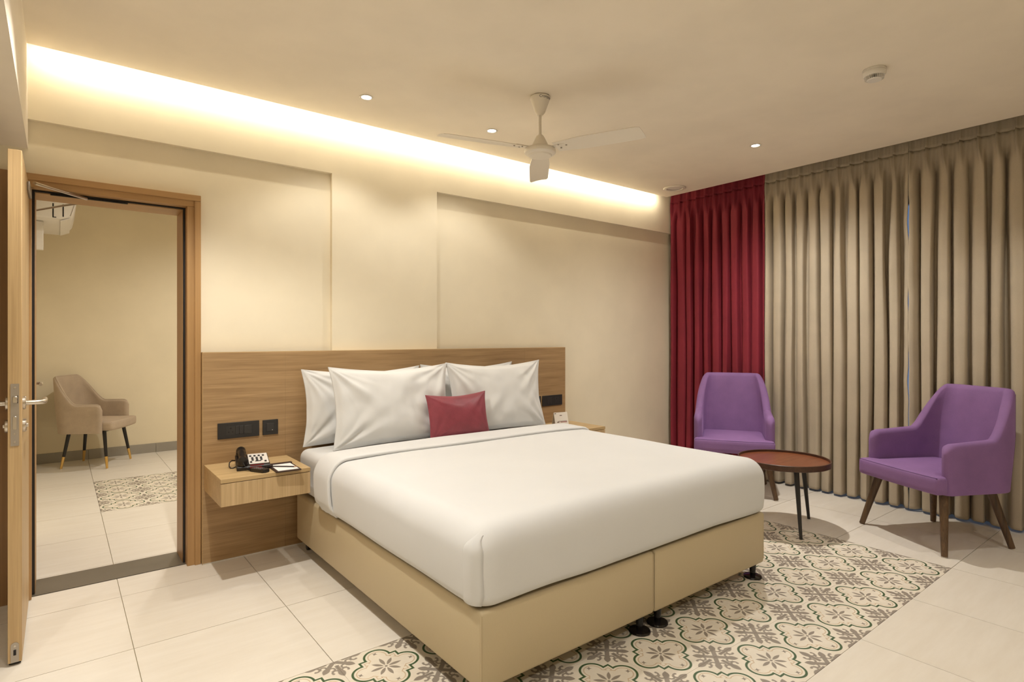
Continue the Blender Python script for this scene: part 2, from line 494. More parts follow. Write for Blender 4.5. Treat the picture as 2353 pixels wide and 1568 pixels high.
# the room beyond the doorway
wf = box('wall_far', -0.3, FXR + 0.1, 7.40, 7.52, -0.05, 2.95, M['wall_far'])
tag(wf, 'warm cream wall of the next room seen through the doorway', 'wall', kind='structure')
wfl = box('wall_far_left', -0.31, -0.19, 3.86, 7.45, -0.05, 2.95, M['wall_far'])
tag(wfl, 'side wall of the next room behind the air conditioner', 'wall', kind='structure')
wfr = box('wall_far_right', FXR, FXR + 0.12, 3.86, 7.45, -0.05, 2.95, M['wall_far'])
tag(wfr, 'far right side wall of the next room', 'wall', kind='structure')
cf = box('ceiling_far', -0.3, FXR + 0.1, 3.86, 7.5, CZ, 2.95, M['ceil'])
tag(cf, 'cream ceiling of the next room', 'ceiling', kind='structure')
bb = thing('baseboard_far', 'grey tile skirting along the wall of the next room', 'baseboard', (0, 7.40, 0), kind='structure')
xs = [-0.19, 0.245, 0.842, 1.44, 2.037, 2.63, FXR]
for a, b in zip(xs, xs[1:]):
    box('skirting_tile', a + 0.001, b - 0.001, -0.011, 0.0, 0.0, 0.098, M['skirting'], bb, 0.0015, 1)

# threshold
tr = box('trim_1', -0.105, 0.556, 3.637, 3.871, -0.02, 0.003, M['stone'])
tag(tr, 'dark stone threshold in the doorway', 'threshold', kind='structure')

# doorway frame
fr = thing('trim_2', 'honey wood frame around the open doorway', 'door frame', (0, 0, 0), kind='structure')
FT = 2.04
for x0, x1, s in ((0.556, 0.62, 1), (-0.165, -0.101, -1)):
    o = box('jamb', x0, x1, 3.594, 3.655, 0.0, FT - 0.062, M['frame_wood'], fr, 0.002, 1)
    xa, xb = (0.544, 0.60) if s > 0 else (-0.125, -0.089)
    box('door_stop', xa, xb, 3.668, 3.858, 0.003, FT - 0.074, M['frame_wood'], fr, 0.002, 1)
    xa, xb = (0.546, 0.60) if s > 0 else (-0.125, -0.091)
    box('gasket', xa, xb, 3.655, 3.668, 0.003, FT - 0.07, M['gasket'], fr)
box('lintel', -0.165, 0.62, 3.594, 3.655, FT - 0.062, FT, M['frame_wood_h'], fr, 0.002, 1)
box('lintel_stop', -0.125, 0.60, 3.668, 3.858, FT - 0.074, FT - 0.02, M['frame_wood_h'], fr, 0.002, 1)
box('lintel_gasket', -0.125, 0.60, 3.655, 3.668, FT - 0.07, FT - 0.02, M['gasket'], fr)
box('casing', 0.592, 0.622, 3.583, 3.594, 0.0, FT - 0.031, M['frame_wood'], fr, 0.0015, 1)
box('casing', -0.167, -0.137, 3.583, 3.594, 0.0, FT - 0.031, M['frame_wood'], fr, 0.0015, 1)
box('casing', -0.167, 0.622, 3.583, 3.594, FT - 0.03, FT + 0.002, M['frame_wood_h'], fr, 0.0015, 1)

# =================================================================== doors
def lever(parent, side):
    """lever handle, local origin on the door face; side=+1 -> +x; lever runs along +y"""
    h = lathe('rose', [(0.0, 0), (0.026, 0), (0.026, 0.008), (0.024, 0.010), (0.0, 0.010)], M['steel'], parent, rot=(0, side * PI / 2, 0), seg=28)
    pts = [(0, 0, 0), (side * 0.048, 0, 0), (side * 0.058, 0.003, 0), (side * 0.064, 0.010, 0), (side * 0.066, 0.02, 0), (side * 0.066, 0.125, 0)]
    return h, pts

d1 = thing('door_1', 'open oak veneer door leaf with steel lever handles', 'door', (-0.131, 2.915, 0), kind='structure')
lf = box('leaf', -0.021, 0.021, 0.0, 0.72, 0.012, 1.978, M['oak_door'], d1, 0.0015, 1)
for side in (1, -1):
    hx = side * 0.021
    hd = thing('lever_handle', None, None, (hx, 0.065, 1.0)); hd.parent = d1
    del_keys = None
    h, pts = lever(hd, side)
    tube('lever', pts, 0.0095, M['steel'], hd, 14)
    cy = lathe('cylinder_rose', [(0, 0), (0.026, 0), (0.026, 0.009), (0.023, 0.012), (0.008, 0.012), (0.008, 0.017), (0, 0.017)], M['steel'], d1,
               loc=(hx, 0.065, 0.912), rot=(0, side * PI / 2, 0), seg=28)
lp = prism('lock_plate', rrect(-0.0125, 0.0125, 0.842, 1.08, 0.002, 2), -0.0025, 0.004, M['steel_dull'], d1, axis='y')
box('latch', -0.006, 0.008, -0.010, -0.002, 1.008, 1.032, M['steel'], lp, 0.002, 1)
box('latch_slot', 0.0075, 0.0095, -0.0032, -0.002, 1.005, 1.035, M['dark'], lp)
box('deadbolt', -0.006, 0.006, -0.0045, -0.002, 0.905, 0.955, M['steel'], lp, 0.001, 1)
for z in (0.857, 0.888, 1.065):
    lathe('screw', [(0, 0), (0.0042, 0), (0.0036, 0.0015), (0, 0.0015)], M['steel'], lp, loc=(0, -0.0022, z), rot=(PI / 2, 0, 0), seg=14)
# drop seal plate at the bottom of the free edge
sp = prism('seal_plate', [(-0.012, 0.014), (0.012, 0.014)] + [(0.012 * math.cos(a), 0.078 + 0.012 * math.sin(a)) for a in [PI * k / 8 for k in range(9)]], -0.003, 0.004, M['steel_dull'], d1, axis='y')
box('plunger', -0.004, 0.004, -0.0055, -0.002, 0.042, 0.062, M['dark'], sp)
lathe('screw', [(0, 0), (0.004, 0), (0.0034, 0.0015), (0, 0.0015)], M['steel'], sp, loc=(0, -0.0028, 0.076), rot=(PI / 2, 0, 0), seg=14)
box('seal_strip', -0.018, 0.018, 0.01, 0.715, 0.004, 0.012, M['dark'], d1)
# overhead closer: body on the leaf, arm running to the frame head
box('closer_body', 0.021, 0.032, 0.44, 0.66, 1.915, 1.955, M['steel_dull'], d1, 0.004, 2)
tube('closer_arm', [(0.045, 0.52, 1.965), (0.10, 0.62, 1.972), (0.245, 0.735, 1.962)], [0.008, 0.007, 0.007], M['steel'], d1, 8)
box('closer_rail', 0.10, 0.42, 0.7405, 0.7525, 1.962, 1.968, M['dark'], d1)

d2 = thing('door_2', 'second oak door leaf opened into the next room', 'door', (-0.155, 3.90, 0), kind='structure')
box('leaf', -0.02, 0.02, 0.0, 0.70, 0.012, 1.978, M['door_dark'], d2, 0.0015, 1)
hd = thing('lever_handle', None, None, (0.02, 0.37, 0.995)); hd.parent = d2
lever(hd, 1)
tube('lever', [(0, 0, 0), (0.042, 0, 0), (0.05, -0.003, 0), (0.056, -0.010, 0), (0.058, -0.02, 0), (0.058, -0.12, 0)], 0.0085, M['steel'], hd, 14)
tube('closer_arm', [(0.02, 0.45, 1.985), (0.18, 0.16, 1.99), (0.26, 0.02, 1.99)], 0.006, M['steel_dull'], d2, 8)

d3 = thing('door_3', 'closed brown wooden door left of the open door', 'door', (-0.62, 3.63, 0), kind='structure')
box('leaf', -0.40, 0.40, -0.030, -0.004, 0.010, 1.985, M['door_dark'], d3, 0.0015, 1)
box('jamb', 0.402, 0.446, -0.036, -0.001, 0.0, 2.045, M['door_dark'], d3, 0.002, 1)
box('jamb', -0.446, -0.402, -0.036, -0.001, 0.0, 2.045, M['door_dark'], d3, 0.002, 1)
box('lintel', -0.401, 0.401, -0.036, -0.001, 1.988, 2.045, M['frame_wood_h'], d3, 0.002, 1)
lathe('door_stop_knob', [(0, 0), (0.011, 0), (0.011, 0.004), (0.006, 0.006), (0.006, 0.02), (0.010, 0.022), (0.010, 0.03), (0, 0.032)], M['dark'], d3, loc=(0.385, -0.03, 1.262), rot=(PI / 2, 0, 0), seg=16)

# =================================================================== lamps
def downlight(x, y, label, z=CZ, power=SPOT_W, ang=122, blend=0.45, group='recessed ceiling downlights'):
    t = thing('downlight', label, 'ceiling light', (x, y, z), group=group)
    key = 'trim_ring'
    lathe('trim_ring', [(0.026, 0.0), (0.036, -0.0005), (0.038, -0.002), (0.036, -0.004), (0.028, -0.004), (0.026, -0.001)], M['white_plastic'], t, cap=False, seg=28)
    lathe('lens', [(0, -0.0018), (0.0265, -0.0018), (0.0265, -0.0003), (0, -0.0003)], M['lamp'], t, seg=28)
    ld = bpy.data.lights.new('downlight_beam', 'SPOT'); ld.energy = power; ld.color = LAMP
    ld.spot_size = math.radians(ang); ld.spot_blend = blend; ld.shadow_soft_size = 0.028
    lo = bpy.data.objects.new('downlight_beam', ld); COL.objects.link(lo); lo.parent = t; lo.location = (0, 0, -0.008)
    return t
downlight(1.373, 3.085, 'glowing downlight in the ceiling above the left pillows', power=SPOT_W * 0.34)
downlight(2.245, 3.076, 'glowing downlight in the ceiling behind the left fan blade', power=SPOT_W * 0.34)
downlight(3.889, 2.158, 'glowing downlight in the ceiling right of the fan, above the round table', power=SPOT_W * 2.1, ang=152, blend=1.0)
downlight(0.45, 2.42, 'downlight just out of view above the floor by the doorway', power=SPOT_W * 1.9)
downlight(1.55, 0.75, 'added fill downlight out of view above the near side of the bed', power=SPOT_W * 0.18)  # unseen lamp added to even out brightness around the bed
downlight(3.889, 0.55, 'added fill downlight out of view above the near right floor', power=SPOT_W * 0.45)  # added for brightness on the right; no fitting in view
downlight(0.2, -0.5, 'added fill downlight out of view above the camera', power=SPOT_W * 0.8)  # unseen lamp, put in to raise the room's brightness
downlight(2.6, -0.6, 'added fill downlight out of view near the front wall', power=SPOT_W * 0.6)  # lamp added outside the view for more bounce light
downlight(0.35, 0.9, 'added fill downlight out of view above the floor left of the bed foot', power=SPOT_W * 0.75)  # added, unseen; brightens the floor and bed side from the left
downlight(-0.75, 1.6, 'added fill downlight out of view in the passage bulkhead', z=2.166, power=SPOT_W * 0.5)  # unseen passage lamp, added for overall brightness
downlight(0.85, 4.75, 'added unseen downlight in the next room above the patterned tiles', power=SPOT_W * 1.1, ang=168, blend=1.0)  # unseen lamp added to brighten the next room
downlight(1.6, 6.2, 'added unseen downlight in the next room beyond the door frame', power=SPOT_W * 1.35, ang=168, blend=1.0)  # added out of sight to lift the next room's far end
downlight(1.5, 4.7, 'added unseen downlight in the next room near the threshold', power=SPOT_W * 0.75, ang=168, blend=1.0)  # unseen, added for brightness just past the doorway

# LED strip lying in the cove
ls = thing('led_strip', 'warm light strip hidden in the ceiling cove', 'strip light', (2.27, 3.4985, CZ + 0.012))
box('strip_body', -2.35, 2.35, -0.008, 0.008, 0.0, 0.008, M['white_plastic'], ls)
box('strip_lens', -2.35, 2.35, 0.0082, 0.0095, 0.001, 0.007, M['strip'], ls)
ad = bpy.data.lights.new('cove_light', 'AREA'); ad.shape = 'RECTANGLE'; ad.size = 4.7; ad.size_y = 0.012
ad.energy = COVE_W; ad.color = COVE
ao = bpy.data.objects.new('cove_light', ad); COL.objects.link(ao); ao.parent = ls; ao.location = (0, 0.0115, 0.004)
ao.rotation_euler = (math.radians(60), 0, 0)

# =================================================================== headboard
hb = thing('headboard', 'wide wall mounted oak veneer headboard panel behind the bed', 'headboard', (0.626, 3.557, 0))
HBW = 3.364 - 0.626
for a, b in ((0.0, 0.443), (0.443, 2.295), (2.295, HBW)):
    box('panel', a + 0.0002, b - 0.0002, 0.0, 0.0425, 0.008, 1.171, M['oak_h'], hb, 0.0005, 1)
box('edge_band', -0.002, 0.0, 0.0, 0.071, 0.004, 1.173, M['oak_light'], hb)
box('edge_band', 0.0, HBW, 0.001, 0.0425, 1.171, 1.1745, M['oak_light'], hb)
box('plinth', 0.0, HBW, 0.004, 0.0425, 0.0, 0.008, M['white_plastic'], hb)

def nightstand(x0, label):
    t = thing('nightstand', label, 'nightstand', (x0, 3.14, 0.414), group='floating oak nightstands')
    D = 0.417; W = 0.444; H = 0.138
    box('top', 0, W, 0, D, H - 0.021, H, M['oak_light'], t, 0.001, 1)
    box('body', 0.001, W - 0.001, 0.018, D, 0.0, H - 0.0215, M['oak_light'], t)
    box('drawer_front', 0.001, W - 0.001, 0.001, 0.0175, 0.0, H - 0.024, M['oak_v'], t, 0.0008, 1)
    return t
nightstand(0.632, 'floating oak nightstand left of the bed, with the telephone on it')
nightstand(2.960, 'floating oak nightstand right of the bed, mostly hidden by the duvet')

def switch_plate(x0, x1, z0, z1, label, keys, socket=None, lamp=None):
    t = thing('switch_plate', label, 'switch', ((x0 + x1) / 2, 3.557, (z0 + z1) / 2), group='charcoal switch plates on the headboard')
    hw, hh = (x1 - x0) / 2, (z1 - z0) / 2
    box('plate', -hw, hw, -0.008, 0.0, -hh, hh, M['plate'], t, 0.0012, 1)
    for a, b in keys:
        box('rocker', a, b, -0.0105, -0.008, -0.024, 0.024, M['plate_key'], t, 0.001, 1)
    if socket is not None:
        s = box('socket', socket - 0.023, socket + 0.023, -0.0088, -0.008, -0.024, 0.024, M['plate_key'], t)
        for dx, dz, r in ((0, 0.012, 0.0045), (-0.010, -0.008, 0.0036), (0.010, -0.008, 0.0036)):
            lathe('pin_hole', [(0, 0), (r, 0), (r, 0.0006), (0, 0.0006)], M['dark'], s, loc=(socket + dx, -0.0089, dz), rot=(PI / 2, 0, 0), seg=12)
    if lamp is not None:
        lathe('indicator', [(0, 0), (0.0018, 0), (0.0018, 0.0006), (0, 0.0006)], M['white_plastic'], t, loc=(lamp, -0.0106, -0.016), rot=(PI / 2, 0, 0), seg=10)
    return t
switch_plate(0.699, 0.919, 0.686, 0.775, 'wide charcoal socket and switch plate above the telephone', [(-0.019, 0.002), (0.003, 0.025), (0.026, 0.070)], -0.043)
switch_plate(0.938, 1.024, 0.686, 0.773, 'small square charcoal switch plate nearest the left pillows', [(-0.022, 0.022)], None, 0.010)
switch_plate(3.000, 3.085, 0.693, 0.780, 'small charcoal switch plate half hidden by the right pillow', [(-0.022, 0.022)])
switch_plate(3.103, 3.321, 0.694, 0.779, 'wide charcoal socket plate above the tent card', [(-0.060, -0.035), (-0.034, -0.010)], 0.045)

# =================================================================== bed
BX0, BX1, BY0, BY1 = 1.105, 2.925, 1.575, 3.465
BZ0, BZ1 = 0.072, 0.338
XM = (BX0 + BX1) / 2
def bed_half(x0, x1, label):
    t = thing('bed_base', label, 'bed base', ((x0 + x1) / 2, (BY0 + BY1) / 2, 0), group='tan divan halves under the mattress')
    hw, hl = (x1 - x0) / 2, (BY1 - BY0) / 2
    bm = bmesh.new(); add_box(bm, -hw, hw, -hl, hl, BZ0, BZ1)
    bmesh.ops.bevel(bm, geom=list(bm.edges), offset=0.013, segments=3, profile=0.5, affect='EDGES')
    me = bm_mesh('divan_box', bm); shade_auto(me, 50)
    link('divan_box', me, t, M['leatherette'])
    for sx in (-1, 1):
        tube('corner_seam', [(sx * (hw - 0.003), -hl + 0.003, BZ0 + 0.02), (sx * (hw - 0.003), -hl + 0.003, BZ1 - 0.012)], 0.0022, M['leatherette'], t, 6)
        lg = lathe('leg', [(0.0, 0.012), (0.014, 0.012), (0.015, 0.03), (0.019, BZ0 + 0.002), (0.0, BZ0 + 0.002)], M['black_gloss'], t, loc=(sx * (hw - 0.058), -hl + 0.032, 0), seg=24)
        lathe('glide_disc', [(0.0, 0.0), (0.046, 0.0), (0.047, 0.004), (0.044, 0.009), (0.022, 0.014), (0.0, 0.014)], M['black_gloss'], lg, seg=32)
        cs = box('castor_fork', sx * (hw - 0.06) - 0.014, sx * (hw - 0.06) + 0.014, hl - 0.055, hl - 0.02, 0.03, BZ0 + 0.002, M['black'], t, 0.003, 1)
        lathe('castor_wheel', [(0.0, -0.011), (0.017, -0.011), (0.019, -0.009), (0.019, 0.009), (0.017, 0.011), (0.0, 0.011)], M['black'], cs, loc=(sx * (hw - 0.06), hl - 0.03, 0.019), rot=(0, PI / 2, 0), seg=20)
    return t
bed_half(BX0, XM - 0.002, 'left tan leatherette divan half under the bed, nearest the doorway')
bed_half(XM + 0.002, BX1, 'right tan leatherette divan half under the bed, nearest the purple armchairs')

def steps(a, b, n, edge):
    """grid coordinates, finer near both ends"""
    e = [0.0, 0.008, 0.018, 0.03, 0.045, 0.062, 0.08, 0.10, 0.125]
    lo = [a + t for t in e if t < edge]; hi = [b - t for t in e if t < edge][::-1]
    mid = [lo[-1] + (hi[0] - lo[-1]) * k / n for k in range(1, n)]
    return lo + mid + hi

def cloth_box(name, x0, x1, y0, y1, z0, z1, r, mat, parent, open_head=False, crown=0.02, disp=None, n=26, nz=10, rb=None):
    """rounded box shell: top, two sides, foot, (head), bottom"""
    gx = steps(x0, x1, n, 0.13); gy = steps(y0, y1, n, 0.13); gz = steps(z0, z1, nz, 0.06)
    rb = rb or r
    bm = bmesh.new(); key = {}
    def V(x, y, z):
        k = (round(x, 5), round(y, 5), round(z, 5))
        if k in key: return key[k]
        rr = r if z > (z0 + z1) / 2 else rb
        ix = min(max(x, x0 + r), x1 - r)
        iy = max(y, y0 + r) if open_head else min(max(y, y0 + r), y1 - r)
        iz = min(max(z, z0 + rb), z1 - r)
        q = Vector((ix, iy, iz)); d = Vector((x, y, z)) - q
        dd = Vector((d.x / r, d.y / r, d.z / rr))
        if dd.length > 1e-6:
            # squash cube corner to rounded corner
            nrm = dd.normalized(); p = q + Vector((nrm.x * r, nrm.y * r, nrm.z * rr))
            m_ = max(abs(dd.x), abs(dd.y), abs(dd.z))
            if m_ < 0.999: p = q + d
        else:
            p = Vector((x, y, z)); nrm = Vector((0, 0, 1))
        # crown
        if p.z > (z0 + z1) / 2:
            u_ = 2 * (p.x - x0) / (x1 - x0) - 1; v_ = 2 * (p.y - y0) / (y1 - y0) - 1
            fz = smooth01((p.z - (z0 + z1) / 2) / ((z1 - z0) / 2))
            p.z += crown * (1 - u_ ** 4) * (1 if open_head else (1 - v_ ** 4)) * fz
        if disp: p = disp(p, nrm)
        key[k] = bm.verts.new(p); return key[k]
    def sheet(P, A, B):
        for i in range(len(A) - 1):
            for j in range(len(B) - 1):
                bm.faces.new((P(A[i], B[j]), P(A[i + 1], B[j]), P(A[i + 1], B[j + 1]), P(A[i], B[j + 1])))
    sheet(lambda a, b: V(a, b, z1), gx, gy)
    sheet(lambda a, b: V(a, y0, b), gx, gz)
    sheet(lambda a, b: V(x0, a, b), gy, gz)
    sheet(lambda a, b: V(x1, a, b), gy, gz)
    if not open_head:
        sheet(lambda a, b: V(a, y1, b), gx, gz)
        sheet(lambda a, b: V(a, b, z0), gx, gy)
    me = bm_mesh(name, bm, True)
    return link(name, me, parent, mat)

def nz(p, s, seed=0.0):
    return noise.noise(Vector((p.x * s + seed, p.y * s - seed, p.z * s + 2 * seed)))

mat_t = thing('mattress', 'white sheeted mattress showing beside the pillows at the bed head', 'mattress', (XM, 2.53, BZ1))
def m_disp(p, n_):
    q = p + n_ * (0.004 * nz(p, 6, 3.1))
    return q
hx = (BX1 - BX0) / 2
cloth_box('sheet', -hx + 0.012, hx - 0.012, -0.93, 0.95, 0.007, 0.262, 0.05, M['linen'], mat_t, crown=0.004, disp=m_disp, n=22)

DX0, DX1 = BX0 - 0.018, BX1 + 0.018
DY0 = BY0 - 0.012
dv = thing('duvet', 'smooth white duvet tucked over the foot of the bed with a turned down top', 'duvet', (XM, DY0, BZ1))
def d_disp(p, n_):
    # p in duvet space; gentle bulge of the sides, soft waves along the tucked hem, folded corner
    a = 0.0
    zz = p.z
    side = 1 - abs(n_.z)
    a += 0.010 * side * math.sin(PI * max(0, min(1, zz / 0.28)))
    a += 0.0045 * nz(p, 2.3, 1.7) + 0.0018 * nz(p, 7, 5.0) * side
    q = p + n_ * a
    if zz < 0.05:
        wv = 0.007 * noise.noise(Vector((p.x * 3.2 + 4, p.y * 3.2, 0.5)))
        q.z += wv * (1 - zz / 0.05)
    return q
DW = (DX1 - DX0) / 2
DL = 3.03 - DY0
cloth_box('cover', -DW, DW, 0.0, DL, 0.0, 0.279, 0.085, M['linen'], dv, open_head=True, crown=0.012, disp=d_disp, n=44, nz=14, rb=0.035)

# turned down band of the duvet
def turn_down():
    prof = [(-0.155, 0.0), (-0.1585, 0.005), (-0.160, 0.010), (-0.157, 0.015), (-0.150, 0.018), (-0.12, 0.0185), (-0.09, 0.018), (-0.06, 0.0185), (-0.03, 0.019), (0.0, 0.0195),
            (0.03, 0.019), (0.05, 0.017), (0.064, 0.011), (0.073, 0.003), (0.076, -0.006), (0.073, -0.016), (0.064, -0.024), (0.05, -0.028)]
    zt, r, rb = 0.279, 0.085, 0.035
    # section across the bed
    sec = []
    for k in range(9): sec.append((-DW + 0.030 * (1 - smooth01(k / 2.5)), 0.010 + (zt - r - 0.010) * k / 8, -1, 0))
    for k in range(1, 11):
        a = PI - PI / 2 * k / 10
        sec.append((-DW + r + r * math.cos(a), zt - r + r * math.sin(a), math.cos(a), math.sin(a)))
    N = 50
    for k in range(1, N): sec.append((-DW + r + (2 * DW - 2 * r) * k / N, zt, 0, 1))
    sec += [(-x, z, -nx, nzv) for x, z, nx, nzv in sec[:19][::-1]]
    vs, fs = [], []
    n = len(prof)
    for i, (x, z, nx, nzv) in enumerate(sec):
        u_ = x / DW
        zz = z
        if zz > 0.145: zz += 0.012 * (1 - u_ ** 4) * smooth01((zz - 0.145) / 0.145)
        for j, (py, po) in enumerate(prof):
            y = DL - 0.02 + py + 0.012 * noise.noise(Vector((x * 1.7, 3.3, 0))) + (0.05 * (1 - smooth01((z) / 0.29)) * -0.5)
            po2 = po + 0.004 * noise.noise(Vector((x * 4, y * 9, z * 5))) + 0.0015 * math.sin(py * 95 + x * 2) * smooth01((0.26 - z) / 0.1)
            bul = 0.010 * math.sin(PI * max(0, min(1, z / 0.28))) * (1 - nzv)
            vs.append((x + nx * (po2 + bul), y, zz + nzv * po2))
    for i in range(len(sec) - 1):
        for j in range(n - 1):
            fs.append((i * n + j, (i + 1) * n + j, (i + 1) * n + j + 1, i * n + j + 1))
    bm = bmesh.new(); bv = [bm.verts.new(v) for v in vs]
    for f in fs: bm.faces.new([bv[k] for k in f])
    me = bm_mesh('turned_down_band', bm, True)
    return link('turned_down_band', me, dv, M['linen'])
turn_down()

def corner_fold(sx):
    r = 0.085; vs, fs = [], []
    off = [-0.005, 0.0035, 0.0065, 0.0065, 0.005, 0.0025, 0.0, -0.004]
    n = len(off); K = 22
    for k in range(K + 1):
        z = 0.257 - 0.239 * k / K
        line = 0.034 - 0.020 * smooth01((0.257 - z) / 0.06) + 0.012 * smooth01((0.05 - z) / 0.05) + 0.003 * noise.noise(Vector((z * 16, 0, 3)))
        f = smooth01((0.258 - z) / 0.06)
        for j, o_ in enumerate(off):
            y = line + (j - 1) * 0.013 * (0.25 + 0.75 * f) if j else line + 0.002
            aa = max(0.0, r - y); bb = max(0.0, z - (0.279 - r))
            x = DW - r + math.sqrt(max(0.0, r * r - aa * aa - bb * bb)) + 0.010 * math.sin(PI * z / 0.28)
            zb_ = max(0.0, 0.035 - z) / 0.035
            x -= 0.035 * (1 - math.sqrt(max(0, 1 - zb_ * zb_)))
            ny = -aa / r; nx_ = math.sqrt(max(0.0, 1 - ny * ny))
            oo = o_ * (f if o_ > 0 else 1.0)
            vs.append((sx * (x + nx_ * oo), y + ny * oo, z))
    for k in range(K):
        for j in range(n - 1):
            q_ = (k * n + j, k * n + j + 1, (k + 1) * n + j + 1, (k + 1) * n + j)
            fs.append(q_ if sx > 0 else q_[::-1])
    link('corner_fold', mesh('corner_fold', vs, fs, True), dv, M['linen'])
corner_fold(-1); corner_fold(1)

def pillow_mesh(name, w_, h_, t_, seed, conc=0.075, flange=0.035, wr=1.5, n=72):
    def pt(u, v, s):
        # s=+1 front / -1 back ; u,v in -1..1
        x = w_ / 2 * u * (1 - conc * (1 - v * v) * abs(u))
        z = h_ / 2 * v * (1 - conc * (2.1 if v > 0 else 0.5) * (1 - abs(u) ** 1.6) * abs(v))
        fu = min(1.0, (1 - abs(u)) * w_ / 2 / flange); fv = min(1.0, (1 - abs(v)) * h_ / 2 / flange)
        e = max(0.0, (1 - abs(u) ** 2.6)) * max(0.0, (1 - abs(v) ** 2.6))
        th = t_ / 2 * e ** 0.55 * (0.35 + 0.65 * smooth01(min(fu, fv)))
        # belly lower down
        th *= 1.0 + 0.12 * (-v)
        p = Vector((x, 0, z))
        # creases running in from the corners
        cr = 0.0
        for cu in (-1, 1):
            for cv in (-1, 1):
                dx = (u - cu) * w_ / 2; dz = (v - cv) * h_ / 2
                d = math.hypot(dx, dz); a = math.atan2(dz * cv, dx * cu)
                cr += math.exp(-d / (0.17)) * (noise.noise(Vector((a * 4.0 + seed + cu * 3, cv * 7 + s * 2.0, d * 2))) * 0.045) * min(1, d / 0.05)
        cr += 0.006 * noise.noise(Vector((x * 6 + seed, z * 6, s * 3.0))) + 0.0035 * noise.noise(Vector((x * 16 + seed, z * 12, s * 3.0)))
        edge = min(1.0, 2.5 * min(1 - abs(u), 1 - abs(v)) + 0.05)
        th2 = th + cr * wr * edge
        rip = 0.006 * wr * noise.noise(Vector((x * 9 + seed, z * 9, 8.0)))
        return Vector((p.x, -s * max(th2, 0.0015) + rip, p.z))
    bm = bmesh.new()
    us = [-math.cos(PI * k / n) * 0.55 + (2 * k / n - 1) * 0.45 for k in range(n + 1)]
    F = [[bm.verts.new(pt(u, v, 1)) for v in us] for u in us]
    B = [[None] * (n + 1) for _ in us]
    for i, u in enumerate(us):
        for j, v in enumerate(us):
            B[i][j] = F[i][j] if i in (0, n) or j in (0, n) else bm.verts.new(pt(u, v, -1))
    for i in range(n):
        for j in range(n):
            bm.faces.new((F[i][j], F[i + 1][j], F[i + 1][j + 1], F[i][j + 1]))
            bm.faces.new((B[i][j], B[i][j + 1], B[i + 1][j + 1], B[i + 1][j]))
    return bm_mesh(name, bm, True)

def pillow(name, label, cat, cx, cy, z0, w_, h_, t_, lean, mat, seed, rz=0.0, group=None, **kw):
    me = pillow_mesh(name, w_, h_, t_, seed, **kw); me.materials.append(mat)
    o = link(name, me)
    c = math.cos(lean)
    o.location = (cx, cy, z0 + h_ / 2 * c)
    o.rotation_euler = Matrix.Rotation(rz, 3, 'Z').to_4x4().to_euler() if not lean else (Matrix.Rotation(rz, 3, 'Z') @ Matrix.Rotation(-lean, 3, 'X')).to_euler()
    tag(o, label, cat, group)
    return o
G = 'white pillows propped against the headboard'
pillow('pillow', 'white pillow at the back left, next to the telephone side', 'pillow', 1.535, 3.470, 0.606, 0.80, 0.462, 0.14, 0.06, M['pillow'], 1.0, group=G)
pillow('pillow', 'white pillow at the back right, showing only its top corner', 'pillow', 2.335, 3.470, 0.606, 0.80, 0.468, 0.14, 0.06, M['pillow'], 9.0, group=G)
pillow('pillow', 'white pillow at the front right, behind the maroon cushion', 'pillow', 2.455, 3.292, 0.606, 0.82, 0.488, 0.16, 0.16, M['pillow'], 17.0, rz=-0.02, group=G)
pillow('pillow', 'white pillow at the front left, overlapping the cushion edge', 'pillow', 1.645, 3.280, 0.606, 0.82, 0.485, 0.16, 0.16, M['pillow'], 27.0, rz=0.02, group=G)
pillow('cushion', 'small rose maroon satin cushion in front of the white pillows', 'cushion', 2.035, 3.150, 0.603, 0.47, 0.300, 0.11, 0.20, M['cushion'], 41.0, rz=0.03, conc=0.07, flange=0.006, wr=0.25)

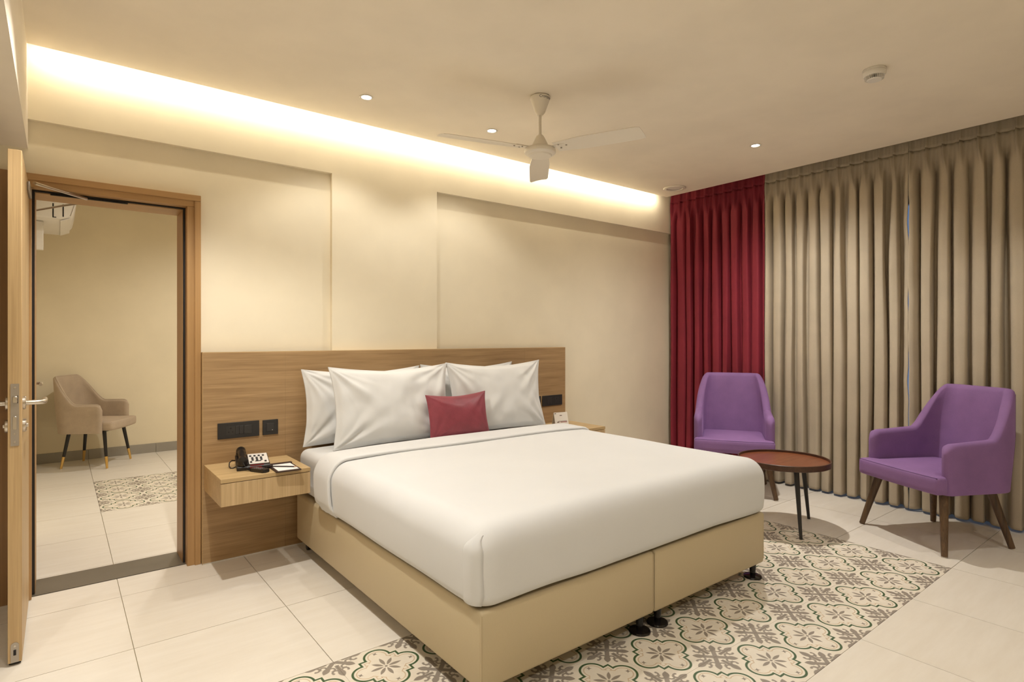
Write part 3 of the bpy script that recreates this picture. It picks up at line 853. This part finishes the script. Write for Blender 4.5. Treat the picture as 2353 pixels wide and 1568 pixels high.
# =================================================================== curtains
def curtain(name, y0, y1, pleat, mat, label, xc=4.885, z0=0.018, z1=2.70, amp=0.045, seed=0.0, lean=0.0, loose=(1, 1)):
    """y0>y1 (left to right in view)"""
    t = thing('curtain', label, 'curtain', (xc, (y0 + y1) / 2, z0))
    Lc = abs(y0 - y1); npl = max(1, round(Lc / pleat)); per = 20
    nu = npl * per
    zs = [0, 0.02, 0.06, 0.10, 0.14] + [0.14 + (z1 - z0 - 0.42) * k / 64 for k in range(1, 65)]
    H = z1 - z0
    top0 = zs[-1]
    zs += [top0 + (H - top0) * k / 12 for k in range(1, 13)]
    vs, fs = [], []
    nv = len(zs)
    for i in range(nu + 1):
        s = i / per
        for z in zs:
            zt = H - z                       # distance from the top
            ph = 2 * PI * s
            wob = 1.15 * noise.noise(Vector((s * 0.55 + seed, z * 0.45, 1.0))) + 0.45 * noise.noise(Vector((s * 1.3, z * 0.8 + seed, 5.0)))
            c = math.cos(ph + wob * smooth01((zt - 0.2) / 0.8))
            body = math.tanh(1.9 * (c + 0.15)) / math.tanh(2.2)
            sharp = math.exp(-((1 - math.cos(ph)) / 0.10))
            k = smooth01((zt - 0.13) / 0.19)
            irr = 1.0 + 0.45 * noise.noise(Vector((s * 0.9 + seed * 3, z * 0.25, 2.0)))
            head = -0.058 * sharp * (0.75 + 0.25 * smooth01(zt / 0.14)) + 0.006 * math.cos(2 * ph)
            x = (1 - k) * head - k * amp * irr * body
            yy = -Lc / 2 + Lc * i / nu
            shift = k * 0.018 * math.sin(ph * 1.0 + 1.0 + 2 * wob)
            shift += 0.012 * noise.noise(Vector((s * 0.8, z * 0.6, seed))) * k
            edge = min(i, nu - i) / per
            shift *= smooth01(edge / 0.5)
            shift += (0.010 * noise.noise(Vector((z * 2.6, seed * 1.7, 9.0))) + 0.006 * noise.noise(Vector((z * 7, seed, 1.0)))) * (1 - smooth01(edge / 0.6)) * (loose[0] if i < nu / 2 else loose[1])
            x += 0.010 * noise.noise(Vector((s * 2.0, z * 1.2, seed + 4))) * k + lean * (1 - z / H)
            vs.append((x, -(yy + shift), z + 0.004 * noise.noise(Vector((s * 0.9, 0, seed))) * (1 - min(1, z / 0.1))))
    for i in range(nu):
        for j in range(nv - 1):
            fs.append((i * nv + j, (i + 1) * nv + j, (i + 1) * nv + j + 1, i * nv + j + 1))
    split = len(zs) - 5
    def sub(nm, j0, j1):
        f2 = [(i * nv + j, (i + 1) * nv + j, (i + 1) * nv + j + 1, i * nv + j + 1) for i in range(nu) for j in range(j0, j1)]
        used = sorted({v for f in f2 for v in f}); mp = {v: k for k, v in enumerate(used)}
        me = mesh(nm, [vs[v] for v in used], [tuple(mp[v] for v in f) for f in f2], True)
        o = link(nm, me, t, mat)
        md = o.modifiers.new('thickness', 'SOLIDIFY'); md.thickness = 0.003; md.offset = 0
        return o
    sub('drop', 0, split); sub('pleated_heading', split, nv - 1)
    return t
curtain('curtain', 3.585, 2.605, 0.103, M['maroon'], 'maroon pleated curtain hanging in the corner behind the far armchair', seed=2.0, amp=0.038, loose=(0, 0))
curtain('curtain', 2.598, 1.5205, 0.100, M['beige'], 'beige pleated curtain between the maroon one and the gap', seed=7.0, amp=0.042, loose=(0, 1))
curtain('curtain', 1.5145, -0.95, 0.100, M['beige'], 'beige pleated curtain on the right behind the near armchair', seed=13.0, amp=0.042)

# =================================================================== armchairs
def armchair(name, label, loc, face, P, group):
    rz = math.atan2(-face[0], face[1])
    t = thing(name, label, 'armchair', (loc[0], loc[1], 0), rz, group=group)
    W, T = P['W'], P['T']; zb, za, zt = P['zb'], P['za'], P['zt']
    yf, yb, R = P['arm_front'], P['back'], P['R']
    # plan path of the shell centre line, left front -> back -> right front (front = +y)
    path = []
    xw = W / 2 - T / 2
    L1 = yf - (yb + R)
    n1, n2, n3 = 14, 14, 16
    for k in range(n1): path.append((-xw, yf - L1 * k / n1, -1, 0))
    for k in range(n2):
        a = PI + PI / 2 * k / n2
        path.append((-xw + R + R * math.cos(a), yb + R + R * math.sin(a), math.cos(a), math.sin(a)))
    Lb = 2 * (xw - R)
    for k in range(n3 + 1): path.append((-xw + R + Lb * k / n3, yb, 0, -1))
    for k in range(1, n2 + 1):
        a = 1.5 * PI + PI / 2 * k / n2
        path.append((xw - R + R * math.cos(a), yb + R + R * math.sin(a), math.cos(a), math.sin(a)))
    for k in range(1, n1 + 1): path.append((xw, yb + R + L1 * k / n1, 1, 0))
    N = len(path)
    # arc length
    acc = [0.0]
    for a, b in zip(path, path[1:]): acc.append(acc[-1] + math.hypot(a[0] - b[0], a[1] - b[1]))
    tot = acc[-1]
    def ztop(s):
        d = min(s, tot - s)
        z = za + P['arm_rise'] * smooth01(d / (L1 + 0.02))
        rise0, rise1 = P['rise']
        f = smooth01((d - rise0) / (rise1 - rise0))
        z = z + (zt - z) * f
        rn = P['nose']
        if d < rn: z -= rn * (1 - math.sqrt(max(0, 1 - (1 - d / rn) ** 2)))
        return z
    lean, taper = P['lean'], P['taper']
    rings = []
    for i, (x, y, nx, ny) in enumerate(path):
        s = acc[i]; d = min(s, tot - s); Z = ztop(s)
        tk = T * (0.25 + 0.75 * math.sqrt(max(0.0, 1 - max(0.0, 1 - d / 0.022) ** 2)))
        ring = []
        zr = Z - tk / 2
        nvv = 9
        prof = [(-tk / 2, zb + (zr - zb) * k / nvv) for k in range(nvv + 1)]
        prof += [(-tk / 2 * math.cos(PI * k / 6), zr + tk / 2 * math.sin(PI * k / 6)) for k in range(1, 6)]
        prof += [(tk / 2, zr - (zr - zb) * k / nvv) for k in range(nvv + 1)]
        for o_, z in prof:
            px, py = x + nx * o_, y + ny * o_
            hgt = max(0.0, z - zb)
            backness = smooth01((d - L1 * 0.5) / (L1 * 0.5 + R))
            py -= lean * hgt * backness
            up = max(0.0, z - za)
            px *= 1 - taper * up / (zt - za)
            # belly of the inner back
            ring.append((px, py, z))
        rings.append(ring)
    m = len(rings[0])
    i_s = P.get('split', n1 + n2 // 2)
    def piece(nm, a, b):
        bm = bmesh.new()
        bv = [[bm.verts.new(p) for p in rings[i]] for i in range(a, b + 1)]
        for i in range(b - a):
            for j in range(m):
                bm.faces.new((bv[i][j], bv[i + 1][j], bv[i + 1][(j + 1) % m], bv[i][(j + 1) % m]))
        if a == 0: bm.faces.new(bv[0])
        if b == N - 1: bm.faces.new(bv[-1][::-1])
        me = bm_mesh(nm, bm); shade_auto(me, 60)
        return link(nm, me, t, P['mat'])
    caps = P.get('caps', True)
    piece('arm', 0, i_s); piece('backrest', i_s, N - 1 - i_s); piece('arm', N - 1 - i_s, N - 1)
    # seams where the arms meet the back, and along the arm fronts
    oj = m - 1 - 10
    for i in (i_s, N - 1 - i_s):
        pts = [Vector(p) for p in rings[i][15:]]
        if P['seam']: tube('seam', pts, 0.0016, P['seam'], t, 6)
    if P.get('piping'):
        pts = [Vector(rings[i][12]) + Vector((0, 0, 0.002)) for i in range(1, N - 1)]
        pts = [Vector((pts[0].x, pts[0].y + 0.005, zb + 0.01))] + pts + [Vector((pts[-1].x, pts[-1].y + 0.005, zb + 0.01))]
        tube('piping', pts, 0.0045, P['piping'], t, 8)
    # seat cushion
    sw = W / 2 - T + 0.004; sf = P['seat_front']; sb = yb + T * 0.3
    zs0, zs1 = P['seat_z']; rr = 0.022
    gx = [-1, -0.97, -0.93, -0.86] + [-0.86 + 1.72 * k / 10 for k in range(1, 10)] + [0.86, 0.93, 0.97, 1]
    gy = [0, 0.02, 0.05, 0.1] + [0.1 + 0.78 * k / 12 for k in range(1, 12)] + [0.88, 0.93, 0.965, 0.985, 1]
    gz = [0, 0.15, 0.35, 0.65, 0.85, 1]
    bm = bmesh.new(); key = {}
    def V(a, b, c):
        k = (round(a, 4), round(b, 4), round(c, 4))
        if k in key: return key[k]
        y = sb + (sf - sb) * b
        wide = sw + (P['lip'] - sw) * smooth01((y - yf + 0.012) / 0.012)
        x = a * wide; z = zs0 + (zs1 - zs0) * c
        # round corners
        qx = min(max(x, -wide + rr), wide - rr); qy = min(max(y, sb + rr), sf - rr); qz = min(max(z, zs0 + rr), zs1 - rr)
        d = Vector((x - qx, y - qy, z - qz))
        if d.length > 1e-6:
            mx = max(abs(d.x), abs(d.y), abs(d.z))
            p = Vector((qx, qy, qz)) + d.normalized() * mx
        else: p = Vector((x, y, z))
        bow = P['bow'] * (1 - a * a) * smooth01((b - 0.5) / 0.5)
        p.y += bow
        if c > 0.5: p.z += P['dome'] * (1 - a * a) * (1 - (2 * b - 1) ** 2) * (c - 0.5) * 2
        key[k] = bm.verts.new(p); return key[k]
    def sheet(F, A, B):
        for i in range(len(A) - 1):
            for j in range(len(B) - 1):
                bm.faces.new((F(A[i], B[j]), F(A[i + 1], B[j]), F(A[i + 1], B[j + 1]), F(A[i], B[j + 1])))
    sheet(lambda a, b: V(a, b, 1), gx, gy); sheet(lambda a, b: V(a, b, 0), gx, gy)
    sheet(lambda a, b: V(a, 0, b), gx, gz); sheet(lambda a, b: V(a, 1, b), gx, gz)
    sheet(lambda a, b: V(-1, a, b), gy, gz); sheet(lambda a, b: V(1, a, b), gy, gz)
    me = bm_mesh('seat', bm); shade_auto(me, 70)
    seat = link('seat', me, t, P['mat'])
    # welt on the front upper edge of the seat
    pts = []
    for k in range(17):
        a = -0.965 + 1.93 * k / 16
        pts.append((a * P['lip'], sf - 0.004 + P['bow'] * (1 - a * a) - 0.004, zs1 - 0.006))
    tube('welt', pts, 0.0022, P['seam'] or P['piping'], seat, 6)
    # legs
    for sx, sy, fx, fy in ((-1, 1, P['feet'][0], P['feet'][1]), (1, 1, P['feet'][0], P['feet'][1]), (-1, -1, P['feet'][2], P['feet'][3]), (1, -1, P['feet'][2], P['feet'][3])):
        a = Vector((sx * (fx - P['splay']), sy * (fy - P['splay']), zs0 + 0.012)); b = Vector((sx * fx, sy * fy, 0.004))
        if P.get('tip'):
            f = 0.30
            c = b + (a - b) * f
            lg = tube('leg', [a, c], [P['leg_r'], P['leg_r'] * 0.74], P['leg'], t, 16)
            tube('brass_tip', [c, b - (b - c).normalized() * 0.0], [P['leg_r'] * 0.77, P['leg_r'] * 0.55], P['tip'], lg, 16)
            link_gl = None
        else:
            lg = tube('leg', [a, b], [P['leg_r'], P['leg_r'] * 0.66], P['leg'], t, 16)
        lathe('glide', [(0, 0), (P['leg_r'] * 0.5, 0), (P['leg_r'] * 0.5, 0.005), (0, 0.005)], M['white_plastic'], lg, loc=(b.x, b.y, 0), seg=14)
    if P.get('rail'):
        boxes('seat_rail', [(-P['feet'][0] + P['splay'], P['feet'][0] - P['splay'], P['feet'][1] - P['splay'] - 0.012, P['feet'][1] - P['splay'] + 0.012, zs0 - 0.018, zs0 + 0.004)], P['leg'], t)
    return t

PURPLE = dict(W=0.60, T=0.062, zb=0.345, za=0.640, zt=0.945, arm_front=0.235, back=-0.265, R=0.125, rise=(0.31, 0.475), arm_rise=0.018, nose=0.055,
              lean=0.13, taper=0.12, seat_front=0.300, seat_z=(0.348, 0.452), lip=0.298, bow=0.012, dome=0.012,
              feet=(0.305, 0.262, 0.262, 0.255), splay=0.075, leg_r=0.025, mat=M['purple'], leg=M['walnut'], seam=M['seam'])
g = 'purple velvet armchairs by the round table'
armchair('armchair', 'purple velvet armchair nearer the camera, on the right', (4.352, 1.217), (-0.883, 0.469), PURPLE, g)
armchair('armchair', 'purple velvet armchair farther back, in front of the maroon curtain', (4.397, 2.637), (-0.845, -0.534), PURPLE, g)
GREIGE = dict(W=0.545, T=0.040, zb=0.345, za=0.615, zt=0.880, arm_front=0.185, back=-0.225, R=0.13, rise=(0.21, 0.42), arm_rise=0.0, nose=0.05,
              lean=0.10, taper=0.10, seat_front=0.265, seat_z=(0.365, 0.450), lip=0.245, bow=0.02, dome=0.012,
              feet=(0.225, 0.215, 0.185, 0.205), splay=0.05, leg_r=0.0175, mat=M['greige'], leg=M['leg_black'], seam=None, piping=M['piping'], tip=M['gold'], rail=True)
armchair('armchair', 'greige velvet chair with brass tipped black legs in the next room', (0.289, 7.030), (0.87, -0.49), GREIGE, None)

# =================================================================== round table
tb = thing('side_table', 'round mahogany tray table on three dark legs by the bed foot', 'side table', (3.815, 1.921, 0))
R_ = 0.284; zt_ = 0.452
lathe('table_top', [(0, zt_ - 0.030), (R_ - 0.006, zt_ - 0.030), (R_ - 0.006, zt_ - 0.014), (0, zt_ - 0.014)], M['mahogany'], tb, seg=72)
lathe('rim', [(R_ - 0.0075, zt_ - 0.029), (R_ - 0.0075, zt_), (R_ - 0.004, zt_ + 0.002), (R_, zt_), (R_ + 0.001, zt_ - 0.034), (R_ - 0.004, zt_ - 0.036)], M['mahogany_rim'], tb, cap=False, seg=72)
for a in (math.atan2(1.719 - 1.921, 3.633 - 3.815), math.atan2(1.876 - 1.921, 4.104 - 3.815), 0):
    if a == 0: a = math.atan2(1.719 - 1.921, 3.633 - 3.815) - math.radians(109)
    ca, sa = math.cos(a), math.sin(a)
    tube('leg', [(0.205 * ca, 0.205 * sa, zt_ - 0.030), (0.275 * ca, 0.275 * sa, 0.0)], [0.0165, 0.0095], M['table_leg'], tb, 18)

# =================================================================== ceiling fan
fan = thing('ceiling_fan', 'cream three blade ceiling fan hanging above the bed', 'ceiling fan', (2.143, 2.473, CZ))
canopy = lathe('canopy', [(0, -0.001), (0.050, -0.001), (0.056, -0.006), (0.056, -0.016), (0.052, -0.024), (0.030, -0.088), (0.028, -0.092), (0.018, -0.102), (0.016, -0.108), (0, -0.108)], M['fan'], fan, seg=40)
lathe('down_rod', [(0, -0.23), (0.0085, -0.23), (0.0085, -0.10), (0, -0.10)], M['fan'], fan, seg=18)
lathe('bell_cover', [(0, -0.218), (0.013, -0.218), (0.020, -0.224), (0.027, -0.236), (0.050, -0.285), (0.053, -0.296), (0, -0.296)], M['fan'], fan, seg=36)
lathe('motor_housing', [(0, -0.286), (0.055, -0.288), (0.080, -0.294), (0.088, -0.302), (0.090, -0.312), (0.087, -0.322), (0.078, -0.329), (0.068, -0.332), (0.066, -0.336), (0.062, -0.340), (0.0, -0.342)], M['fan'], fan, seg=48)
def blade_mesh():
    n = 18; vs = []; fs = []
    L0, L1 = 0.10, 0.60
    for side in (0.0018, -0.0018):
        for k in range(n + 1):
            f = k / n; r = L0 + (L1 - L0) * f
            wd = 0.048 + 0.016 * smooth01(f * 2.5) - 0.004 * f
            if f > 0.95: wd *= 0.86 if f > 0.99 else 0.97
            for c in (-1, -0.4, 0, 0.4, 1):
                y = c * wd; z = -0.010 - 0.20 * y + 0.004 * (1 - c * c) - 0.012 * f
                vs.append((r, y, z + side))
    m_ = 5; off = (n + 1) * m_
    for k in range(n):
        for c in range(4):
            a = k * m_ + c
            fs.append((a, a + m_, a + m_ + 1, a + 1)); fs.append((off + a, off + a + 1, off + a + m_ + 1, off + a + m_))
    for k in range(n):
        for c in (0, 4):
            a = k * m_ + c; fs.append((a, off + a, off + a + m_, a + m_))
    for k in (0, n):
        for c in range(4):
            a = k * m_ + c; fs.append((a, a + 1, off + a + 1, off + a))
    bm = bmesh.new(); bv = [bm.verts.new(v) for v in vs]
    for f in fs: bm.faces.new([bv[i] for i in f])
    me = bm_mesh('blade', bm); shade_auto(me, 40); me.materials.append(M['fan']); return me
BM = blade_mesh()
scr = lathe_mesh('blade_screw', [(0, -0.004), (0.005, -0.004), (0.005, 0), (0, 0)], 10); scr.materials.append(M['steel_dull'])
arm_m = None
for k in range(3):
    # measured: right blade -32 deg from camera-right, i.e. world angle
    a = math.radians(-38.13 - 32 + 120 * k)
    b_ = link('blade', BM, fan, loc=(0, 0, -0.292), rot=(0, 0, a))
    box('blade_iron', 0.06, 0.16, -0.020, 0.020, -0.0075, -0.0045, M['fan'], b_, 0.001, 1)
    for sx, sy in ((0.125, 0.018), (0.125, -0.018), (0.165, 0.0)):
        link('blade_screw', scr, b_, loc=(sx, sy, -0.0085 - 0.2 * sy - 0.001))
# maker's name on the canopy
fc = bpy.data.curves.new('maker_name', 'FONT'); fc.body = 'Crompton'; fc.size = 0.020; fc.align_x = 'CENTER'; fc.extrude = 0.0
fo = bpy.data.objects.new('tmp_text', fc); COL.objects.link(fo)
bpy.context.view_layer.update()
me = bpy.data.meshes.new_from_object(fo.evaluated_get(bpy.context.evaluated_depsgraph_get()))
bpy.data.objects.remove(fo)
ang0 = math.radians(-128 + 38)
for v in me.vertices:
    x, y = v.co.x, v.co.y
    z = -0.024 + y
    r = 0.0563 if z > -0.016 else (0.0563 - 0.004 * (-0.016 - z) / 0.008 if z > -0.024 else 0.0523 - 0.34 * (-0.024 - z))
    a = ang0 + x / 0.055
    v.co = ((r + 0.0006) * math.cos(a), (r + 0.0006) * math.sin(a), z)
me.materials.clear(); me.materials.append(M['dark'])
link('maker_name', me, canopy)

# =================================================================== smoke detector, ceiling vent
sd = thing('smoke_detector', 'white round smoke detector on the ceiling at the right', 'smoke detector', (3.264, 1.174, CZ))
lathe('base', [(0, 0), (0.050, 0), (0.052, -0.003), (0.052, -0.012), (0, -0.012)], M['white_plastic'], sd, seg=40)
lathe('housing', [(0, -0.012), (0.051, -0.0125), (0.052, -0.016), (0.050, -0.030), (0.046, -0.035), (0.046, -0.036), (0, -0.036)], M['white_plastic'], sd, seg=40)
lathe('sensor_core', [(0, -0.036), (0.030, -0.036), (0.030, -0.050), (0, -0.050)], M['dark'], sd, seg=30)
lathe('cap', [(0, -0.050), (0.034, -0.050), (0.035, -0.052), (0.031, -0.056), (0, -0.057)], M['white_plastic'], sd, seg=40)
fin = bmesh.new(); add_box(fin, 0.030, 0.043, -0.0014, 0.0014, -0.051, -0.035); fin = bm_mesh('fin', fin); fin.materials.append(M['white_plastic'])
for k in range(30):
    link('fin', fin, sd, rot=(0, 0, 2 * PI * k / 30))
vt = thing('ceiling_vent', 'round white air vent in the ceiling beside the curtain corner', 'vent', (4.42, 3.23, CZ))
lathe('vent_ring', [(0.062, 0.0), (0.098, -0.001), (0.100, -0.004), (0.094, -0.010), (0.074, -0.012), (0.064, -0.006)], M['fan'], vt, cap=False, seg=48)
lathe('vent_disc', [(0, -0.006), (0.062, -0.004), (0.066, -0.0005), (0, -0.0005)], M['white_plastic'], vt, seg=48)

# =================================================================== air conditioner in the next room
ac = thing('air_conditioner', 'white split air conditioner high on the wall of the next room', 'air conditioner', (-0.19, 5.55, 2.15))
prof = [(0.0, 0.02), (0.03, 0.0), (0.20, 0.0), (0.25, 0.02), (0.285, 0.07), (0.30, 0.14), (0.305, 0.23), (0.29, 0.27), (0.26, 0.285), (0.0, 0.29)]
prism('body', prof, 0.004, 0.86, M['white_plastic'], ac, 0.004, axis='y')
cap = prism('end_cap', [(x * 0.995, 0.002 + z * 0.985) for x, z in prof], -0.010, 0.0035, M['white_plastic'], ac, 0.004, axis='y')
for x0, z0, z1 in ((0.155, 0.012, 0.115), (0.215, 0.020, 0.115)):
    box('slot', x0, x0 + 0.008, -0.0118, -0.0095, z0, z1, M['dark'], cap)
box('slot', 0.155, 0.178, -0.0118, -0.0095, 0.008, 0.014, M['dark'], cap)
tube('panel_seam', [(0.262, -0.0105, 0.03), (0.288, -0.0105, 0.12), (0.272, -0.0105, 0.17), (0.268, -0.0105, 0.25)], 0.0025, M['steel_dull'], cap, 6)
prism('louvre', [(0.20, -0.004), (0.262, 0.022), (0.266, 0.018), (0.204, -0.010)], 0.03, 0.82, M['white_plastic'], ac, axis='y')
cdt = box('pipe_cover', -0.19, -0.09, 5.70, 5.76, 1.93, 2.148, M['white_plastic'], None, 0.004, 1)
tag(cdt, 'white pipe cover below the air conditioner in the next room', 'pipe cover')

# =================================================================== small things on the nightstands
NZ = 0.552
ph = thing('telephone', 'black desk telephone with white keypad on the left nightstand', 'telephone', (0.835, 3.365, NZ), math.radians(-10))
# wedge base, front = -y
prism('base', [(-0.10, 0.0), (0.10, 0.0), (0.10, 0.048), (0.085, 0.052), (-0.088, 0.026), (-0.10, 0.018)], -0.082, 0.082, M['black'], ph, 0.003, axis='x')
def slope(y): return 0.026 + (y + 0.088) * (0.040 / 0.173)
fp = prism('face_plate', rrect(-0.020, 0.078, -0.078, 0.082, 0.004, 3), 0.0, 0.0022, M['white_plastic'], ph)
fp.location = (0, 0, 0.0388); fp.rotation_euler = (math.atan(0.026 / 0.173), 0, 0)
km = bmesh.new(); add_box(km, -0.0055, 0.0055, -0.004, 0.004, 0.0, 0.004)
bmesh.ops.bevel(km, geom=list(km.edges), offset=0.001, segments=1, profile=0.5, affect='EDGES')
km = bm_mesh('key', km); km.materials.append(M['plate'])
for r in range(4):
    for c in range(3):
        link('key', km, fp, loc=(0.000 + c * 0.022, 0.012 - r * 0.014, 0.0022))
for r in range(2):
    for c in range(4):
        link('key', km, fp, loc=(-0.008 + c * 0.0215, 0.045 - r * 0.010, 0.0022)).scale = (1, 0.6, 1)
for r in range(2):
    for c in (0, 3):
        link('key', km, fp, loc=(-0.010 + c * 0.024, -0.050 - r * 0.011, 0.0022)).scale = (1, 0.6, 1)
link('key', km, fp, loc=(0.026, -0.046, 0.0022)).scale = (2.8, 0.5, 1)
box('red_label', -0.018, 0.040, -0.1012, -0.0985, 0.008, 0.017, M['red'], ph)
lab = box('red_strip', -0.016, 0.050, -0.0945, -0.0895, 0.0215, 0.0265, M['red'], ph)
# handset on its cradle at the left
def handset():
    pts, rad = [], []
    for k in range(21):
        f = k / 20; y = -0.105 + 0.21 * f
        z = 0.046 + (y + 0.1) * 0.125 + 0.009 * math.sin(PI * f)
        e = abs(2 * f - 1)
        r = 0.018 + 0.007 * smooth01((e - 0.5) / 0.35)
        if e > 0.92: r *= math.sqrt(max(0.05, 1 - ((e - 0.92) / 0.085) ** 2))
        pts.append((-0.052, y, z)); rad.append(r)
    return tube('handset', pts, rad, M['black'], ph, 16)
hs = handset()
lathe('earpiece', [(0, 0), (0.024, 0), (0.026, 0.006), (0.026, 0.022), (0.018, 0.028), (0, 0.028)], M['black'], hs, loc=(-0.052, 0.078, 0.044), seg=22)
lathe('mouthpiece', [(0, 0), (0.024, 0), (0.026, 0.006), (0.026, 0.020), (0.018, 0.026), (0, 0.026)], M['black'], hs, loc=(-0.052, -0.078, 0.024), seg=22)
cp = []
ctrl = [Vector((-0.052, -0.106, 0.045)), Vector((-0.03, -0.125, 0.012)), Vector((0.01, -0.122, 0.008)), Vector((0.06, -0.112, 0.008)), Vector((0.095, -0.09, 0.010))]
NT = 260
for k in range(NT + 1):
    f = k / NT * (len(ctrl) - 1); i = min(int(f), len(ctrl) - 2); u_ = f - i
    p0 = ctrl[max(i - 1, 0)]; p1 = ctrl[i]; p2 = ctrl[i + 1]; p3 = ctrl[min(i + 2, len(ctrl) - 1)]
    p = 0.5 * ((2 * p1) + (p2 - p0) * u_ + (2 * p0 - 5 * p1 + 4 * p2 - p3) * u_ ** 2 + (3 * p1 - p0 - 3 * p2 + p3) * u_ ** 3)
    amp_ = 0.005 * smooth01((f - 0.6) / 0.5)
    a = k * 2 * PI / 7
    cp.append(p + Vector((0, math.cos(a) * amp_, math.sin(a) * amp_)))
tube('coiled_cord', cp, 0.0018, M['black'], ph, 5)
tube('line_cord', [(-0.084, 0.05, 0.03), (-0.10, 0.04, 0.034), (-0.112, 0.02, 0.026), (-0.114, 0.0, 0.012), (-0.108, -0.015, 0.004), (-0.095, -0.02, 0.004), (-0.082, -0.012, 0.008)], 0.003, M['black'], ph, 8)

rm = thing('remote_control', 'small black remote control lying in front of the telephone', 'remote', (0.832, 3.205, NZ), math.radians(28))
prism('case', rrect(-0.021, 0.021, -0.052, 0.052, 0.010, 5), 0.0, 0.017, M['black'], rm, 0.005)
bmn = bmesh.new(); add_box(bmn, -0.004, 0.004, -0.0028, 0.0028, 0.0, 0.002); bmn = bm_mesh('button', bmn); bmn.materials.append(M['ink'])
for r in range(5):
    for c in range(3):
        link('button', bmn, rm, loc=(-0.0115 + c * 0.0115, 0.036 - r * 0.013, 0.0168))

pd = thing('notepad_holder', 'dark brown leather notepad holder on the left nightstand', 'notepad', (0.958, 3.212, NZ), math.radians(-2))
prism('tray', rrect(-0.064, 0.064, -0.10, 0.10, 0.004, 3), 0.0, 0.006, M['leather'], pd, 0.001)
box('clip_bar', -0.064, 0.064, 0.074, 0.100, 0.006, 0.013, M['leather'], pd, 0.003, 2)
box('paper', -0.052, 0.052, -0.088, 0.074, 0.006, 0.0085, M['paper'], pd)
pc = thing('pencil', 'dark pencil lying across the white notepad', 'pencil', (0.956, 3.198, NZ + 0.0085 + 0.0036))
tube('barrel', [(-0.062, 0.052, 0), (0.040, -0.036, 0)], 0.0034, M['pencil'], pc, 6)
tube('tip', [(0.040, -0.036, 0), (0.054, -0.048, 0)], [0.0032, 0.0006], M['pencil_tip'], pc, 6)

tc_ = thing('tent_card', 'small white tent card standing on the right nightstand', 'card', (3.16, 3.40, NZ), math.radians(-12))
cw = 0.062
for s, nm in ((-1, 'front_leaf'), (1, 'back_leaf')):
    bm = bmesh.new()
    for dy in (0, 0.0008):
        pass
    y0, y1 = s * 0.030, s * 0.001
    vv = [(-cw, y0, 0), (cw, y0, 0), (cw, y1, 0.105), (-cw, y1, 0.105)]
    a = [bm.verts.new(v) for v in vv]; b = [bm.verts.new((v[0], v[1] + s * 0.0008, v[2])) for v in vv]
    bm.faces.new(a); bm.faces.new(b[::-1])
    for i in range(4): bm.faces.new((a[i], b[i], b[(i + 1) % 4], a[(i + 1) % 4]))
    lf_ = link(nm, bm_mesh(nm, bm), tc_, M['card'])
    if s < 0:
        def on(x0, x1, z0, z1, mt, nm2):
            yy = lambda z: -0.030 + 0.029 * z / 0.105 - 0.0013
            me = mesh(nm2, [(x0, yy(z0), z0), (x1, yy(z0), z0), (x1, yy(z1), z1), (x0, yy(z1), z1)], [(0, 1, 2, 3)])
            link(nm2, me, lf_, mt)
        on(-0.012, 0.010, 0.078, 0.084, M['ink'], 'print'); on(-0.030, 0.050, 0.036, 0.039, M['ink'], 'print')
        on(-0.012, 0.050, 0.028, 0.033, M['red'], 'print'); on(-0.042, -0.022, 0.026, 0.034, M['ink'], 'print')
        on(-0.056, -0.042, 0.094, 0.100, M['ink'], 'print')
